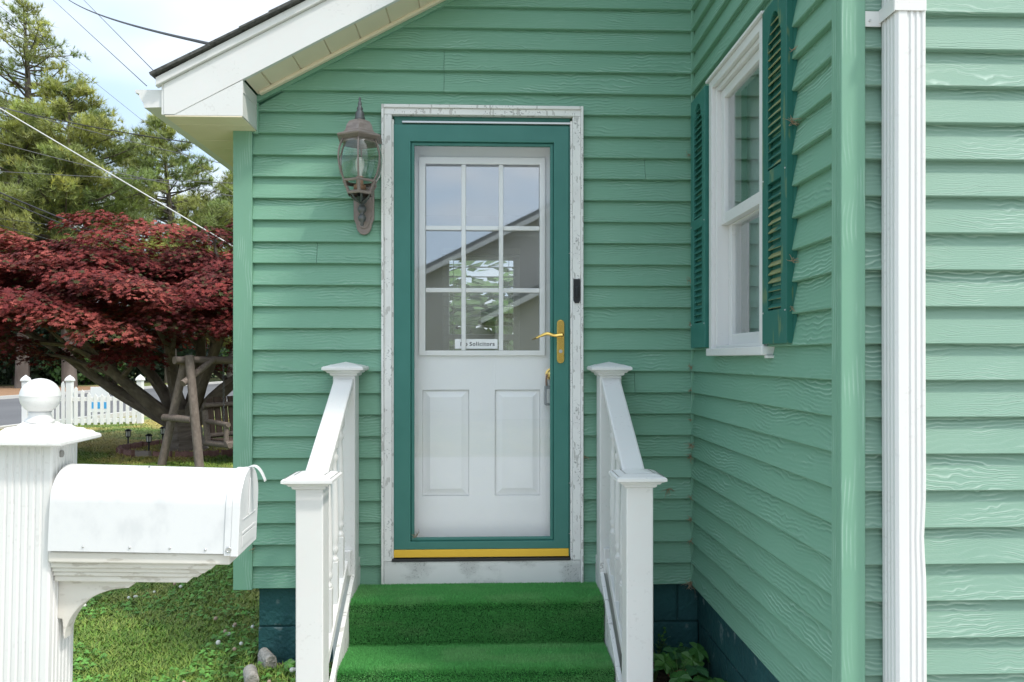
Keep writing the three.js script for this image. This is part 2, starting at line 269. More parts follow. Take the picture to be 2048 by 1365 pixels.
{
  // walls behind the boards
  const core = std({ color: rgb(0.09, 0.25, 0.16), roughness: 0.8 });
  const opening = [[-0.446, 0.40], [0.390, 0.40], [0.390, 2.568], [-0.446, 2.568]];
  const fw = prism([[XL, 0.382], [XR + 0.06, 0.382], [XR + 0.06, soffitY(XR + 0.06) + 0.12], [XL, soffitY(XL) + 0.12]], 0.12, 0, [opening]); fw.translate(0, 0, -0.129);
  const front = mesh('front_wall', fw, core, house);
  const win = [[0.352, 1.49], [0.945, 1.49], [0.945, 2.635], [0.352, 2.635]];
  const rw = prism([[-0.005, 0.382], [ZW - 0.002, 0.382], [ZW - 0.002, 5.0], [-0.005, 5.0]], 0.12, 0, [win]); rw.translate(0, 0, -0.129); rw.applyMatrix4(onReturn);
  const ret = mesh('return_wall', rw, core, house);
  const ww = prism([[XR + 0.12, 0.382], [4.6, 0.382], [4.6, 5.0], [XR + 0.12, 5.0]], 0.12); ww.translate(0, 0, ZW - 0.129);
  const wing = mesh('wing_wall', ww, core, house);
  mesh('wing_wall', [bx(4.48, 4.6, 0.382, 5.0, -2.54, ZW - 0.12, 0), bx(XR, 4.48, 0.382, 5.0, -2.66, -2.54, 0), bx(XR, XR + 0.12, soffitY(XR) + 0.2, 5.0, -2.54, -0.01, 0)], core, house);
  mesh('side_wall', bx(XL, XL + 0.12, 0.382, soffitY(XL) + 0.1, -2.54, -0.12, 0), core, house);
  // facade courses, split at the door
  const joints = { 24: -0.205, 23: -0.205, 9: 0.70, 15: -0.8, 5: 0.62, 19: 0.75 };
  for (let k = 0; k < 34; k++) {
    const y = Y0 + k * E, y1 = y + E, t = y1 + 0.014;
    let l0 = XL + 0.058, cut = 0;
    const xs = (yy) => (yy + 0.03 - 2.677) / M - 1.075;                 // where the soffit meets this height
    if (xs(y) > l0 - 0.05) { l0 = Math.max(l0, xs(y) - 0.01); cut = Math.max(0, xs(t) - 0.01 - l0); } else if (xs(t) > l0) cut = xs(t) - l0;
    if (l0 > XR - 0.02) break;
    const spans = y1 < 2.62 && y > 0.3 ? [[l0, -0.496], [0.452, XR - 0.016]] : [[l0, XR - 0.016]];
    for (const [a, b] of spans) {
      const jx = joints[k]; let c = Math.min(cut, b - a - 0.02);
      if (a > 0) c = 0;
      if (jx && jx > a + 0.1 && jx < b - 0.1) { mesh('board', board(a, jx - 0.0008, y, y1, c), siding, front); mesh('board', board(jx + 0.0008, b, y, y1), siding, front); }
      else mesh('board', board(a, b, y, y1, c), siding, front);
    }
  }
  // return wall courses, split at the window
  for (let k = 0; k < 40; k++) {
    const y = Y0 + k * E, y1 = y + E;
    if (y > 4.1) break;
    const spans = y1 > 1.50 && y < 2.60 ? [[0.018, 0.345], [0.952, 1.442]] : [[0.018, 1.442]];
    for (const [a, b] of spans) { const g = board(a, b, y, y1); g.applyMatrix4(onReturn); mesh('board', g, siding, ret); }
  }
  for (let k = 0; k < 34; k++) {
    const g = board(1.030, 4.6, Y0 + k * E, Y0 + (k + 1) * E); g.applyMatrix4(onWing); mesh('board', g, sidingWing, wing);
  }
  // corner boards (wood grain runs upright)
  mesh('corner_board', [bx(XL - 0.024, XL + 0.064, 0.372, 2.517, 0.0, 0.026, 0.003, true), bx(XL - 0.024, XL - 0.001, 0.372, 2.517, -0.08, -0.001, 0.002, true)], trimGreen, house);
  const cb = mesh('corner_board', [bx(0.964, 1.033, 0.36, 4.9, ZW + 0.0005, ZW + 0.026, 0.004, true), bx(0.964, 0.9875, 0.36, 4.9, ZW - 0.030, ZW, 0.003, true)], trimGreen, house);
  cb.userData.label = 'grained green corner board of the wing';
  mesh('inside_corner_strip', bx(XR - 0.018, XR - 0.001, 0.372, 3.72, 0.001, 0.018, 0.003, true), trimGreen, house);
  // frieze strip under the rake and behind the box return
  { const t = []; const a = -1.09, b = XR - 0.02; const g = prism([[a, soffitY(a) - 0.03], [b, soffitY(b) - 0.03], [b, soffitY(b) + 0.002], [a, soffitY(a) + 0.002]], 0.024, 0.002); mesh('frieze_strip', g, trimGreen, house);
    mesh('frieze_strip', bx(-1.092, -1.068, 2.50, soffitY(-1.08) - 0.03, 0.0, 0.024, 0.002, true), trimGreen, house); }
  // rooms behind the openings
  const rooms = mesh('interior_walls', [bx(XL + 0.12, XL + 0.14, 0.40, 2.62, -2.40, -0.121, 0), bx(XR + 0.061, XR + 0.08, 0.40, 2.62, -2.40, -0.121, 0), bx(XL + 0.12, XR + 0.08, 2.60, 2.64, -2.54, -0.121, 0),
    bx(XL, -0.36, 0.40, 2.60, -2.54, -2.40, 0), bx(0.26, XR + 0.06, 0.40, 2.60, -2.54, -2.40, 0), bx(-0.36, 0.26, 0.40, 0.95, -2.54, -2.40, 0), bx(-0.36, 0.26, 2.30, 2.60, -2.54, -2.40, 0)], plaster, house);
  mesh('interior_floor', bx(XL + 0.12, XR + 0.06, 0.33, 0.392, -2.54, -0.121, 0), std({ color: rgb(0.28, 0.2, 0.13), roughness: 0.6 }), house);
  mesh('interior_window', prism([[-0.36, 0.95], [0.26, 0.95], [0.26, 2.30], [-0.36, 2.30]], 0.05, 0.004, [[[-0.31, 1.0], [0.21, 1.0], [0.21, 1.6], [-0.31, 1.6]], [[-0.31, 1.65], [0.21, 1.65], [0.21, 2.25], [-0.31, 2.25]]]).translate(0, 0, -2.48), whiteClean, house);
  mesh('wing_floor', bx(XR + 0.12, 4.48, 0.382, 0.42, -2.54, ZW - 0.12, 0), plaster, house); mesh('wing_ceiling', bx(XR + 0.12, 4.48, 2.9, 2.96, -2.54, ZW - 0.12, 0), plaster, house);
}

// foundation: painted concrete blocks
{
  const f = mesh('foundation', [bx(-1.083, XR + 0.02, -0.30, 0.380, -0.20, -0.040, 0), bx(XR + 0.034, XR + 0.2, -0.30, 0.380, -0.2, ZW - 0.06, 0), bx(XR + 0.2, 4.5, -0.3, 0.380, ZW - 0.2, ZW - 0.044, 0), bx(-1.083, -0.95, -0.3, 0.38, -2.5, -0.2, 0)], blockMat, house);
  const RBk = rng(11);
  for (let c = 0; c < 3; c++) { const y1 = 0.379 - c * 0.2, y0 = y1 - 0.193;
    for (let i = -1; i < 6; i++) { const a = -1.085 + i * 0.4 + (c % 2 ? 0.2 : 0), x0 = Math.max(a + 0.004, -1.085), x1 = Math.min(a + 0.396, XR + 0.03); if (x1 - x0 < 0.04) continue; mesh('block', bx(x0, x1, y0, y1, -0.12, -0.030 + RBk() * 0.003, 0.006), blockMat, f); }
    for (let i = -1; i < 4; i++) { const a = i * 0.4 + (c % 2 ? 0.0 : 0.2), z0 = Math.max(a + 0.004, -0.03), z1 = Math.min(a + 0.396, ZW - 0.05); if (z1 - z0 < 0.04) continue; mesh('block', bx(XR + 0.024 - RBk() * 0.003, XR + 0.12, y0, y1, z0, z1, 0.006), blockMat, f); } }
}

// roof over the entrance: rake board, soffit, boxed return, gutter, shingles
{
  const ZF = 0.22, xa = -1.416, xb = XR - 0.004, low = (x) => soffitY(x) + 0.0;
  const rk = prism([[xa, 2.519], [-1.3695, 2.5195], [xb, low(xb)], [xb, low(xb) + 0.158], [xa, low(xa) + 0.158]], 0.02, 0.0015); rk.translate(0, 0, ZF - 0.02);
  mesh('rake_board', rk, white, house);
  const drip = prism([[xa - 0.03, low(xa - 0.03) + 0.160], [xb, low(xb) + 0.160], [xb, low(xb) + 0.198], [xa - 0.03, low(xa - 0.03) + 0.198]], 0.034, 0.004); drip.translate(0, 0, ZF - 0.02);
  mesh('rake_moulding', drip, white, house);
  // boxed return at the eave
  const rt = mesh('eave_return', prism([[xa + 0.001, 2.517], [-1.075, 2.517], [-1.075, soffitY(-1.075) - 0.002], [-1.372, 2.519]], 0.216, 0.0015).translate(0, 0, 0.002), white, house);
  for (let z = 0.0; z < 0.2; z += 0.11) mesh('soffit_panel', bx(xa + 0.004, -1.078, 2.5105, 2.5165, z + 0.001, z + 0.108, 0.002), vinylTan, rt);
  mesh('seam_cover', bx(-1.074, -1.0715, 2.62, 2.624, 0.03, 0.214, 0), white, rt);
  // sloped soffit panels under the rake
  const so = mesh('soffit_backing', prism([[-1.07, low(-1.07) + 0.012], [xb, low(xb) + 0.012], [xb, low(xb) + 0.02], [-1.07, low(-1.07) + 0.02]], 0.196).translate(0, 0, 0.003), vinylTan, house);
  const sl = Math.atan(M), pitch = 0.137;
  for (let i = 0, x = -1.0; x < xb - 0.05; i++, x += pitch) { const g = bx(0.002, pitch / Math.cos(sl) - 0.003, 0, 0.008, 0.026, 0.196, 0.002); g.rotateZ(sl); g.translate(x, low(x) + 0.003, 0); mesh('soffit_panel', g, vinylTan, so); }
  { const g = bx(0.0, 0.075, 0, 0.008, 0.004, 0.196, 0.002); g.rotateZ(sl); g.translate(-1.070, low(-1.070) + 0.003, 0); mesh('soffit_panel', g, vinylTan, so); }
  { const g = bx(0, (xb + 1.06) / Math.cos(sl), -0.012, 0.004, 0.0, 0.026, 0.005); g.rotateZ(sl); g.translate(-1.06, low(-1.06), 0.024); mesh('soffit_channel', g, vinylTan, house); }
  // level eave soffit on the left, fascia and gutter
  const es = mesh('eave_soffit', bx(xa, XL - 0.026, 2.521, 2.535, -2.7, 0.0, 0), vinylTan, house);
  for (let z = 0.0; z > -2.65; z -= 0.135) mesh('soffit_panel', bx(xa + 0.004, XL + 0.05, 2.512, 2.5205, z - 0.132, z, 0.002), vinylTan, es);
  mesh('eave_fascia', bx(xa - 0.012, xa - 0.001, 2.519, 2.70, -2.7, ZF - 0.004, 0.002), white, house);
  const gp = [[-1.430, 2.632], [-1.430, 2.556], [-1.508, 2.553], [-1.512, 2.572], [-1.524, 2.590], [-1.530, 2.603], [-1.530, 2.615], [-1.546, 2.618], [-1.546, 2.632]];
  const gut = mesh('gutter', prism([...gp, [-1.541, 2.630], [-1.541, 2.622], [-1.526, 2.620], [-1.525, 2.603], [-1.519, 2.591], [-1.507, 2.572], [-1.504, 2.558], [-1.434, 2.560], [-1.434, 2.632]], 2.9).translate(0, 0, -2.7), white, house);
  mesh('end_cap', prism(gp, 0.003).translate(0, 0, 0.2005), white, gut);
  // deck and shingle courses
  const dk = mesh('roof_deck', prism([[xa - 0.02, low(xa - 0.02) + 0.180], [xb, low(xb) + 0.180], [xb, low(xb) + 0.205], [xa - 0.02, low(xa - 0.02) + 0.205]], 2.9).translate(0, 0, -2.72), shingleMat, house);
  const RS = rng(4);
  for (let i = 0, x = xa - 0.045; x < xb - 0.05; i++, x += 0.128) { const L = Math.min(0.29, (xb - x) / Math.cos(sl)), g = bx(0, L, 0, 0.0085 + RS() * 0.005, -2.74, ZF + 0.028 + RS() * 0.008, 0.001); g.rotateZ(sl - 0.022); g.translate(x, low(x) + 0.2085, 0); mesh('shingle_course', g, shingleMat, dk); }
  // wing roof, above the picture
  const wr = prism([[-2.95, 4.95], [1.80, 4.95], [-0.55, 6.5]], 4.2, 0); wr.applyMatrix4(new THREE.Matrix4().makeBasis(new THREE.Vector3(0, 0, 1), new THREE.Vector3(0, 1, 0), new THREE.Vector3(-1, 0, 0)).setPosition(4.9, 0, 0)); mesh('wing_roof', wr, shingleMat, house);
}

// downspout with strap on the wing wall
{
  const x0 = 1.080, x1 = 1.164, z0 = ZW + 0.018, z1 = ZW + 0.092, pts = [];
  pts.push([x0 + 0.004, z0], [x0, z0 + 0.004]);
  for (let i = 0; i < 3; i++) { const z = lerp(z0 + 0.012, z1 - 0.014, (i + 0.3) / 3); pts.push([x0, z], [x0 + 0.003, z + 0.004], [x0 + 0.003, z + 0.008], [x0, z + 0.012]); }
  pts.push([x0, z1 - 0.007], [x0 + 0.007, z1]);
  for (let i = 0; i < 3; i++) { const x = lerp(x0 + 0.030, x1 - 0.016, i / 2.4); pts.push([x, z1], [x + 0.003, z1 - 0.003], [x + 0.007, z1 - 0.003], [x + 0.010, z1]); }
  pts.push([x1 - 0.007, z1], [x1, z1 - 0.007], [x1, z0 + 0.004], [x1 - 0.004, z0]);
  const g = new THREE.ExtrudeGeometry(new THREE.Shape(pts.map(([x, z]) => new THREE.Vector2(x, -z))), { depth: 4.7, steps: 90, bevelEnabled: false }); g.rotateX(-Math.PI / 2); g.translate(0, 0.14, 0);
  const p = g.attributes.position; for (let i = 0; i < p.count; i++) { const x = p.getX(i), y = p.getY(i), d = Math.exp(-Math.pow((y - 0.97) / 0.07, 2)); p.setX(i, x - 0.006 * d * smooth(x0 + 0.03, x1, x) - 0.0017 * (y - 1.5) + 0.0008 * Math.sin(y * 3.1)); }
  g.computeVertexNormals(); uvm(g); const ds = mesh('downspout', g, white, house);
  const st = [bx(x0 - 0.05, x0 - 0.002, 2.36, 2.402, ZW + 0.018, ZW + 0.0215, 0.001), bx(x1 - 0.006, x1 + 0.022, 2.345, 2.395, ZW + 0.018, ZW + 0.0215, 0.001), bx(x0 - 0.006, x1 - 0.004, 2.37, 2.405, z1 + 0.0005, z1 + 0.003, 0.001), bx(x0 - 0.0075, x0 - 0.005, 2.368, 2.405, ZW + 0.018, z1 + 0.002, 0.001)];
  const b = mesh('strap', st, white, ds); for (const x of [x0 - 0.034, x1 + 0.012]) mesh('screw', new THREE.CylinderGeometry(0.0035, 0.0035, 0.004, 10).rotateX(Math.PI / 2).translate(x, 2.376, ZW + 0.0225), silver, ds);
}

// door surround
{
  const zf = 0.038;
  const casing = (a, b, y0, y1, name = 'door_casing') => mesh(name, [bx(a, b, y0, y1, 0.0, zf, 0.004)], oldWhite, house);
  const L = mesh('door_casing', [bx(-0.496, -0.484, 0.392, 2.640, 0.0, zf + 0.004, 0.003), bx(-0.4838, -0.448, 0.50, 2.594, 0.0, zf - 0.006, 0.003), bx(-0.4478, -0.4405, 0.50, 2.575, -0.10, zf - 0.018, 0.001)], oldWhite, house);
  const Rr = mesh('door_casing', [bx(0.440, 0.452, 0.392, 2.640, 0.0, zf + 0.004, 0.003), bx(0.402, 0.4398, 0.50, 2.594, 0.0, zf - 0.006, 0.003), bx(0.392, 0.4018, 0.50, 2.575, -0.10, zf - 0.018, 0.001)], oldWhite, house);
  mesh('door_casing', [bx(-0.4838, 0.4398, 2.624, 2.640, 0.0, zf + 0.003, 0.003), bx(-0.4838, 0.4398, 2.5945, 2.6238, 0.0, zf - 0.005, 0.003)], oldWhite, house);
  mesh('head_jamb', bx(-0.440, 0.391, 2.553, 2.594, -0.11, 0.004, 0.002), teal, house);
  mesh('drip_cap', bx(-0.402, 0.425, 2.560, 2.570, 0.0042, 0.018, 0.002), silver, house);
  mesh('sill_board', bx(-0.4838, 0.4398, 0.392, 0.499, 0.0, zf - 0.008, 0.003), sillWhite, house);
  mesh('threshold', bx(-0.446, 0.392, 0.4995, 0.512, -0.12, zf - 0.002, 0.002), black, house);
  mesh('screen_bracket', [prism([[0.404, 1.725], [0.412, 1.712], [0.430, 1.712], [0.437, 1.725], [0.437, 1.826], [0.404, 1.826]], 0.006, 0.0015).translate(0, 0, zf - 0.005), bx(0.414, 0.427, 1.74, 1.79, zf + 0.001, zf + 0.010, 0.004)], black, house);
}
// storm door
{
  const sd = group('storm_door', house), z0 = -0.004, z1 = 0.022, X0 = -0.4395, X1 = 0.384, B = 0.553, T = 2.550;
  const hole = (a) => [[-0.345 - a, 0.606 - a], [0.297 + a, 0.606 - a], [0.297 + a, 2.456 + a], [-0.345 - a, 2.456 + a]];
  mesh('frame', prism([[X0, B], [X1, B], [X1, T], [X0, T]], z1 - z0, 0.0025, [hole(0.016)]).translate(0, 0, z0), teal, sd);
  mesh('glazing_bead', prism(hole(0.0158), 0.016, 0.004, [hole(0)]).translate(0, 0, z0 - 0.002), teal, sd);
  mesh('glass', bx(-0.352, 0.304, 0.60, 2.462, 0.000, 0.004, 0).translate(0, 0, -0.001), glass, sd);
  mesh('kick_strip', bx(X0, X1, 0.516, 0.5525, 0.002, 0.024, 0.002), yellowStrip, sd);
  mesh('hinge_rail', bx(X1 + 0.0006, X1 + 0.0075, 0.516, 2.55, -0.02, 0.012, 0.001), teal, sd);
  const plate = new THREE.Shape(); const pw = 0.0175, py0 = 1.429, py1 = 1.634, cx = 0.345;
  plate.moveTo(cx - pw, py0 + 0.02); plate.quadraticCurveTo(cx - pw, py0, cx, py0); plate.quadraticCurveTo(cx + pw, py0, cx + pw, py0 + 0.02); plate.lineTo(cx + pw, py1 - 0.02); plate.quadraticCurveTo(cx + pw, py1, cx, py1); plate.quadraticCurveTo(cx - pw, py1, cx - pw, py1 - 0.02);
  mesh('handle_plate', new THREE.ExtrudeGeometry(plate, { depth: 0.004, bevelEnabled: true, bevelSize: 0.002, bevelThickness: 0.003, bevelSegments: 3, bevelOffset: -0.002 }).translate(0, 0, z1 + 0.002), brass, sd);
  mesh('lever', [limb([[cx, 1.561, z1 + 0.006], [cx, 1.561, z1 + 0.035], [cx, 1.561, z1 + 0.048]], [0.012, 0.010, 0.011], 8, 12), limb([[cx + 0.004, 1.561, z1 + 0.044], [cx - 0.03, 1.558, z1 + 0.046], [cx - 0.065, 1.567, z1 + 0.046], [cx - 0.098, 1.556, z1 + 0.044], [cx - 0.118, 1.546, z1 + 0.043]], [0.010, 0.0085, 0.0085, 0.007, 0.003], 20, 12)], brass, sd);
  mesh('keyhole', [new THREE.CylinderGeometry(0.0085, 0.0085, 0.006, 20).rotateX(Math.PI / 2).translate(cx, 1.485, z1 + 0.008)], silver, sd);
  for (const y of [0.62, 0.86, 1.95]) mesh('screw', new THREE.SphereGeometry(0.0028, 8, 6).translate(X1 + 0.004, y, 0.012), silver, sd);
  for (const s of [0, 1]) { }
}
// entry door behind the storm door
{
  const ed = group('entry_door', house), zf = -0.088;
  const wx0 = -0.332, wx1 = 0.281, wy0 = 1.465, wy1 = 2.427;
  const bev = (x0, x1, y0, y1) => [[x0, y0], [x1, y0], [x1, y1], [x0, y1]];
  const P = [[-0.315, -0.09], [0.036, 0.256]];
  mesh('slab', prism([[-0.440, 0.512], [0.390, 0.512], [0.390, 2.552], [-0.440, 2.552]], 0.03, 0.001, [bev(wx0 + 0.02, wx1 - 0.02, wy0 + 0.02, wy1 - 0.02), ...P.map(([a, b]) => bev(a, b, 0.783, 1.299))]).translate(0, 0, zf - 0.03), doorWhite, ed);
  for (const [a, b] of P) mesh('panel', [prism(bev(a - 0.004, b + 0.004, 0.779, 1.303), 0.006).translate(0, 0, zf - 0.024), ...[0].map(() => { const t = [], o = [[a + 0.002, 0.785], [b - 0.002, 0.785], [b - 0.002, 1.297], [a + 0.002, 1.297]], i = [[a + 0.036, 0.819], [b - 0.036, 0.819], [b - 0.036, 1.263], [a + 0.036, 1.263]], zo = zf - 0.014, zi = zf - 0.001;
    for (let k = 0; k < 4; k++) { const n = (k + 1) % 4; t.push(...quad([...o[k], zo], [...o[n], zo], [...i[n], zi], [...i[k], zi])); } t.push(...quad([...i[0], zi], [...i[1], zi], [...i[2], zi], [...i[3], zi])); return uvm(soup(t)); })], doorWhite, ed);
  const lite = [[-0.294, -0.127], [-0.105, 0.055], [0.077, 0.247]], row = [[1.496, 1.771], [1.794, 2.073], [2.096, 2.387]];
  mesh('window_frame', prism(bev(wx0, wx1, wy0, wy1), 0.016, 0.003, [bev(-0.300, 0.253, 1.490, 2.393)]).translate(0, 0, zf), whiteClean, ed);
  for (const x of [-0.116, 0.066]) mesh('muntin', bx(x - 0.011, x + 0.011, 1.4905, 2.3925, zf - 0.006, zf + 0.008, 0.004), whiteClean, ed);
  for (const y of [1.7825, 2.0845]) for (const [a, b] of lite) mesh('muntin', bx(a < -0.2 ? -0.2995 : a + 0.0002, b > 0.2 ? 0.2525 : b - 0.0002, y - 0.011, y + 0.011, zf - 0.006, zf + 0.0075, 0.004), whiteClean, ed);
  for (const [a, b] of lite) for (const [c, d] of row) mesh('pane', bx(a - 0.006, b + 0.006, c - 0.006, d + 0.006, zf - 0.014, zf - 0.011, 0), coatedGlass, ed);
  mesh('knob', lathe([[0, 0.052], [0.016, 0.050], [0.025, 0.040], [0.025, 0.030], [0.012, 0.018], [0.011, 0.008], [0.030, 0.006], [0.030, 0]]).rotateX(Math.PI / 2).translate(0.312, 1.375, zf), brass, ed);
}
// lockbox hung on the knob, sign on the glass
{
  const t = thing('lockbox', 'grey key lockbox hanging from the door knob behind the storm door glass', 'lockbox', [0.303, 1.225, -0.052]);
  mesh('body', bx(-0.028, 0.028, 0, 0.095, -0.018, 0.018, 0.006), std({ color: rgb(0.20, 0.215, 0.23), roughness: 0.5 }), t);
  mesh('face_plate', bx(-0.018, 0.020, 0.012, 0.080, 0.0185, 0.021, 0.003), std({ color: rgb(0.48, 0.50, 0.50), roughness: 0.4 }), t);
  mesh('shackle', tube([[-0.018, 0.09, 0], [-0.018, 0.14, 0], [0, 0.163, 0], [0.018, 0.14, 0], [0.018, 0.09, 0]], 0.005, 20, 8), std({ color: rgb(0.30, 0.17, 0.13), roughness: 0.4, metalness: 0.6 }), t);
}
{
  const c = document.createElement('canvas'); c.width = 512; c.height = 116; const x = c.getContext('2d');
  x.fillStyle = '#f1f2f1'; x.fillRect(0, 0, 512, 116); x.fillStyle = '#222426'; x.font = 'bold 62px sans-serif'; x.textBaseline = 'middle'; x.textAlign = 'left';
  const w = x.measureText('No Solicitors').width; x.save(); x.translate(60, 60); x.scale(420 / w, 1); x.fillText('No Solicitors', 0, 0); x.restore();
  const t = new THREE.CanvasTexture(c); t.colorSpace = THREE.SRGBColorSpace;
  const g = new THREE.PlaneGeometry(0.208, 0.047); g.translate(-0.055, 1.5225, -0.0972);
  single('notice_sign', [g, bx(-0.159, 0.049, 1.499, 1.546, -0.1045, -0.1037, 0)].slice(0, 1), std({ map: t, roughness: 0.6 }), 'white paper strip reading No Solicitors at the foot of the door glass', 'sign');
}
// things inside, seen through the door glass
{
  const t = thing('window_blind', 'white slatted blind on the far window seen through the door glass', 'blind', [-0.05, 0.95, -2.36]);
  const sm = std({ color: rgb(0.75, 0.74, 0.70), roughness: 0.6 });
  mesh('head_rail', bx(-0.31, 0.31, 1.33, 1.38, -0.025, 0.025, 0.003), sm, t);
  for (let y = 0.06; y < 1.32; y += 0.078) mesh('slat', bx(-0.30, 0.30, y, y + 0.004, -0.024, 0.024, 0.001).rotateX(0), sm, t);
  for (const x of [-0.22, 0.22]) mesh('cord', bx(x - 0.002, x + 0.002, 0.04, 1.34, 0.0245, 0.027, 0), sm, t);
}

// window on the return wall
{
  const w = group('window', house), X = XR, face = 0.955, T = 2.640, Bt = 1.492, z0 = 0.342, z1 = 0.958;
  const fr = (a, b, y0, y1, xo, xi, r = 0.003) => bx(xo, xi, y0, y1, a, b, r);
  mesh('casing', [fr(z0, z0 + 0.038, Bt, T, face, X + 0.03), fr(z1 - 0.038, z1, Bt, T, face, X + 0.03), fr(z0 + 0.038, z1 - 0.038, T - 0.036, T, face + 0.0005, X + 0.03), fr(z0 - 0.012, z1 + 0.012, T + 0.0005, T + 0.012, face - 0.012, X, 0.002)], white, w);
  mesh('jamb', [fr(z0 + 0.0385, z0 + 0.056, Bt, T - 0.037, face + 0.016, X + 0.09), fr(z1 - 0.056, z1 - 0.0385, Bt, T - 0.037, face + 0.016, X + 0.09), fr(z0 + 0.057, z1 - 0.057, T - 0.056, T - 0.037, face + 0.018, X + 0.09)], white, w);
  mesh('sill', [fr(z0 - 0.004, z1 + 0.018, 1.462, 1.494, face - 0.012, X + 0.02, 0.004), fr(z0 + 0.057, z1 - 0.057, 1.4945, 1.506, face + 0.01, X + 0.09)], white, w);
  mesh('sill_flashing', fr(z1 + 0.001, z1 + 0.03, 1.452, 1.4615, face + 0.004, X, 0.001), white, w);
  const sash = (y0, y1, xo, xi, name) => { const a = z0 + 0.0565, b = z1 - 0.0565, s = 0.042; return mesh(name, [fr(a, a + s, y0, y1, xo, xi), fr(b - s, b, y0, y1, xo, xi), fr(a + s, b - s, y0, y0 + 0.046, xo + 0.0005, xi), fr(a + s, b - s, y1 - 0.04, y1, xo + 0.0005, xi)], white, w); };
  sash(2.015, T - 0.057, 0.990, 1.020, 'upper_sash'); sash(1.507, 2.050, 1.0205, 1.050, 'lower_sash');
  mesh('pane', fr(z0 + 0.09, z1 - 0.09, 2.055, T - 0.09, 1.005, 1.008, 0), coatedGlass, w); mesh('pane', fr(z0 + 0.09, z1 - 0.09, 1.55, 2.016, 1.036, 1.039, 0), coatedGlass, w);
  // curtain inside
  const tr = [], N = 60; for (let i = 0; i < N; i++) { const f = (k) => { const z = lerp(0.30, 1.0, k / N); return [1.135 + 0.012 * Math.sin(k * 0.75) + 0.006 * Math.sin(k * 0.31 + 1), z]; }; const [xa, za] = f(i), [xb, zb] = f(i + 1); tr.push(...quad([xa, 1.42, za], [xa, 2.72, za], [xb, 2.72, zb], [xb, 1.42, zb])); }
  single('curtain', soup(tr), std({ color: rgb(0.62, 0.63, 0.64), roughness: 0.9, side: THREE.DoubleSide }), 'pale grey curtain hanging inside the side window', 'curtain');
}
// shutters: stiles, rails, louvre slats, arched top
function shutter(z0, z1, mat, slatMat, label) {
  const s = group('shutter', house); s.userData.label = label;
  const xo = 0.950, xi = 0.9735, y0 = 1.500, y1 = 2.645, st = 0.046, hl = z0 + st, hr = z1 - st, cz = (z0 + z1) / 2, hw = (hr - hl) / 2;
  const arch = []; for (let i = 0; i <= 12; i++) { const t = i / 12 * Math.PI; arch.push([cz + hw * 0.72 * Math.cos(t), 2.545 + 0.058 * Math.sin(t)]); }
  const outline = [[z0, y0], [z1, y0], [z1, y1], [z0, y1]], up = [[hl, 2.085], [hr, 2.085], [hr, 2.520], ...arch, [hl, 2.520]], dn = [[hl, 1.612], [hr, 1.612], [hr, 2.040], [hl, 2.040]];
  const g = prism(outline, xi - xo, 0.002, [up, dn]); g.applyMatrix4(new THREE.Matrix4().makeBasis(new THREE.Vector3(0, 0, 1), new THREE.Vector3(0, 1, 0), new THREE.Vector3(-1, 0, 0)).setPosition(xi, 0, 0));
  mesh('frame', g, mat, s); mesh('backing', bx(xi - 0.005, xi, 1.60, 2.61, hl - 0.01, hr + 0.01, 0), teal, s);
  mesh('return_edge', [bx(xo + 0.001, 0.9865, y0 + 0.001, y1 - 0.001, z0 + 0.0015, z0 + 0.0035, 0), bx(xo + 0.001, 0.9865, y0 + 0.001, y1 - 0.001, z1 - 0.0035, z1 - 0.0015, 0)].map((q) => q), teal, s);
  const RSl = rng(Math.round(z0 * 100) + 3);
  for (const [a, b] of [[1.612, 2.040], [2.085, 2.600]]) for (let y = a + 0.006; y < b - 0.012; y += 0.0282) {
    const h = y > 2.515 ? hw * Math.sqrt(Math.max(0.06, 1 - Math.pow((y + 0.012 - 2.53) / 0.085, 2))) : hw; const q = bx(-0.011, 0.011, -0.0025, 0.0025, -h, h, 0.0018); q.rotateZ(0.85); q.translate(xo + 0.0105, y + 0.010, cz); uvm(q, RSl() * 0.05, y); mesh('slat', q, slatMat, s);
  }
  for (const y of [1.606, 2.06]) for (const z of [z0 + 0.01, z1 - 0.01]) mesh('screw', new THREE.SphereGeometry(0.003, 8, 6).translate(xo, y, z), silver, s);
  return s;
}
shutter(0.080, 0.300, teal, teal, 'clean dark green louvred shutter by the inside corner');
shutter(0.962, 1.166, tealFrame, tealMildew, 'dark green louvred shutter streaked with yellow algae');

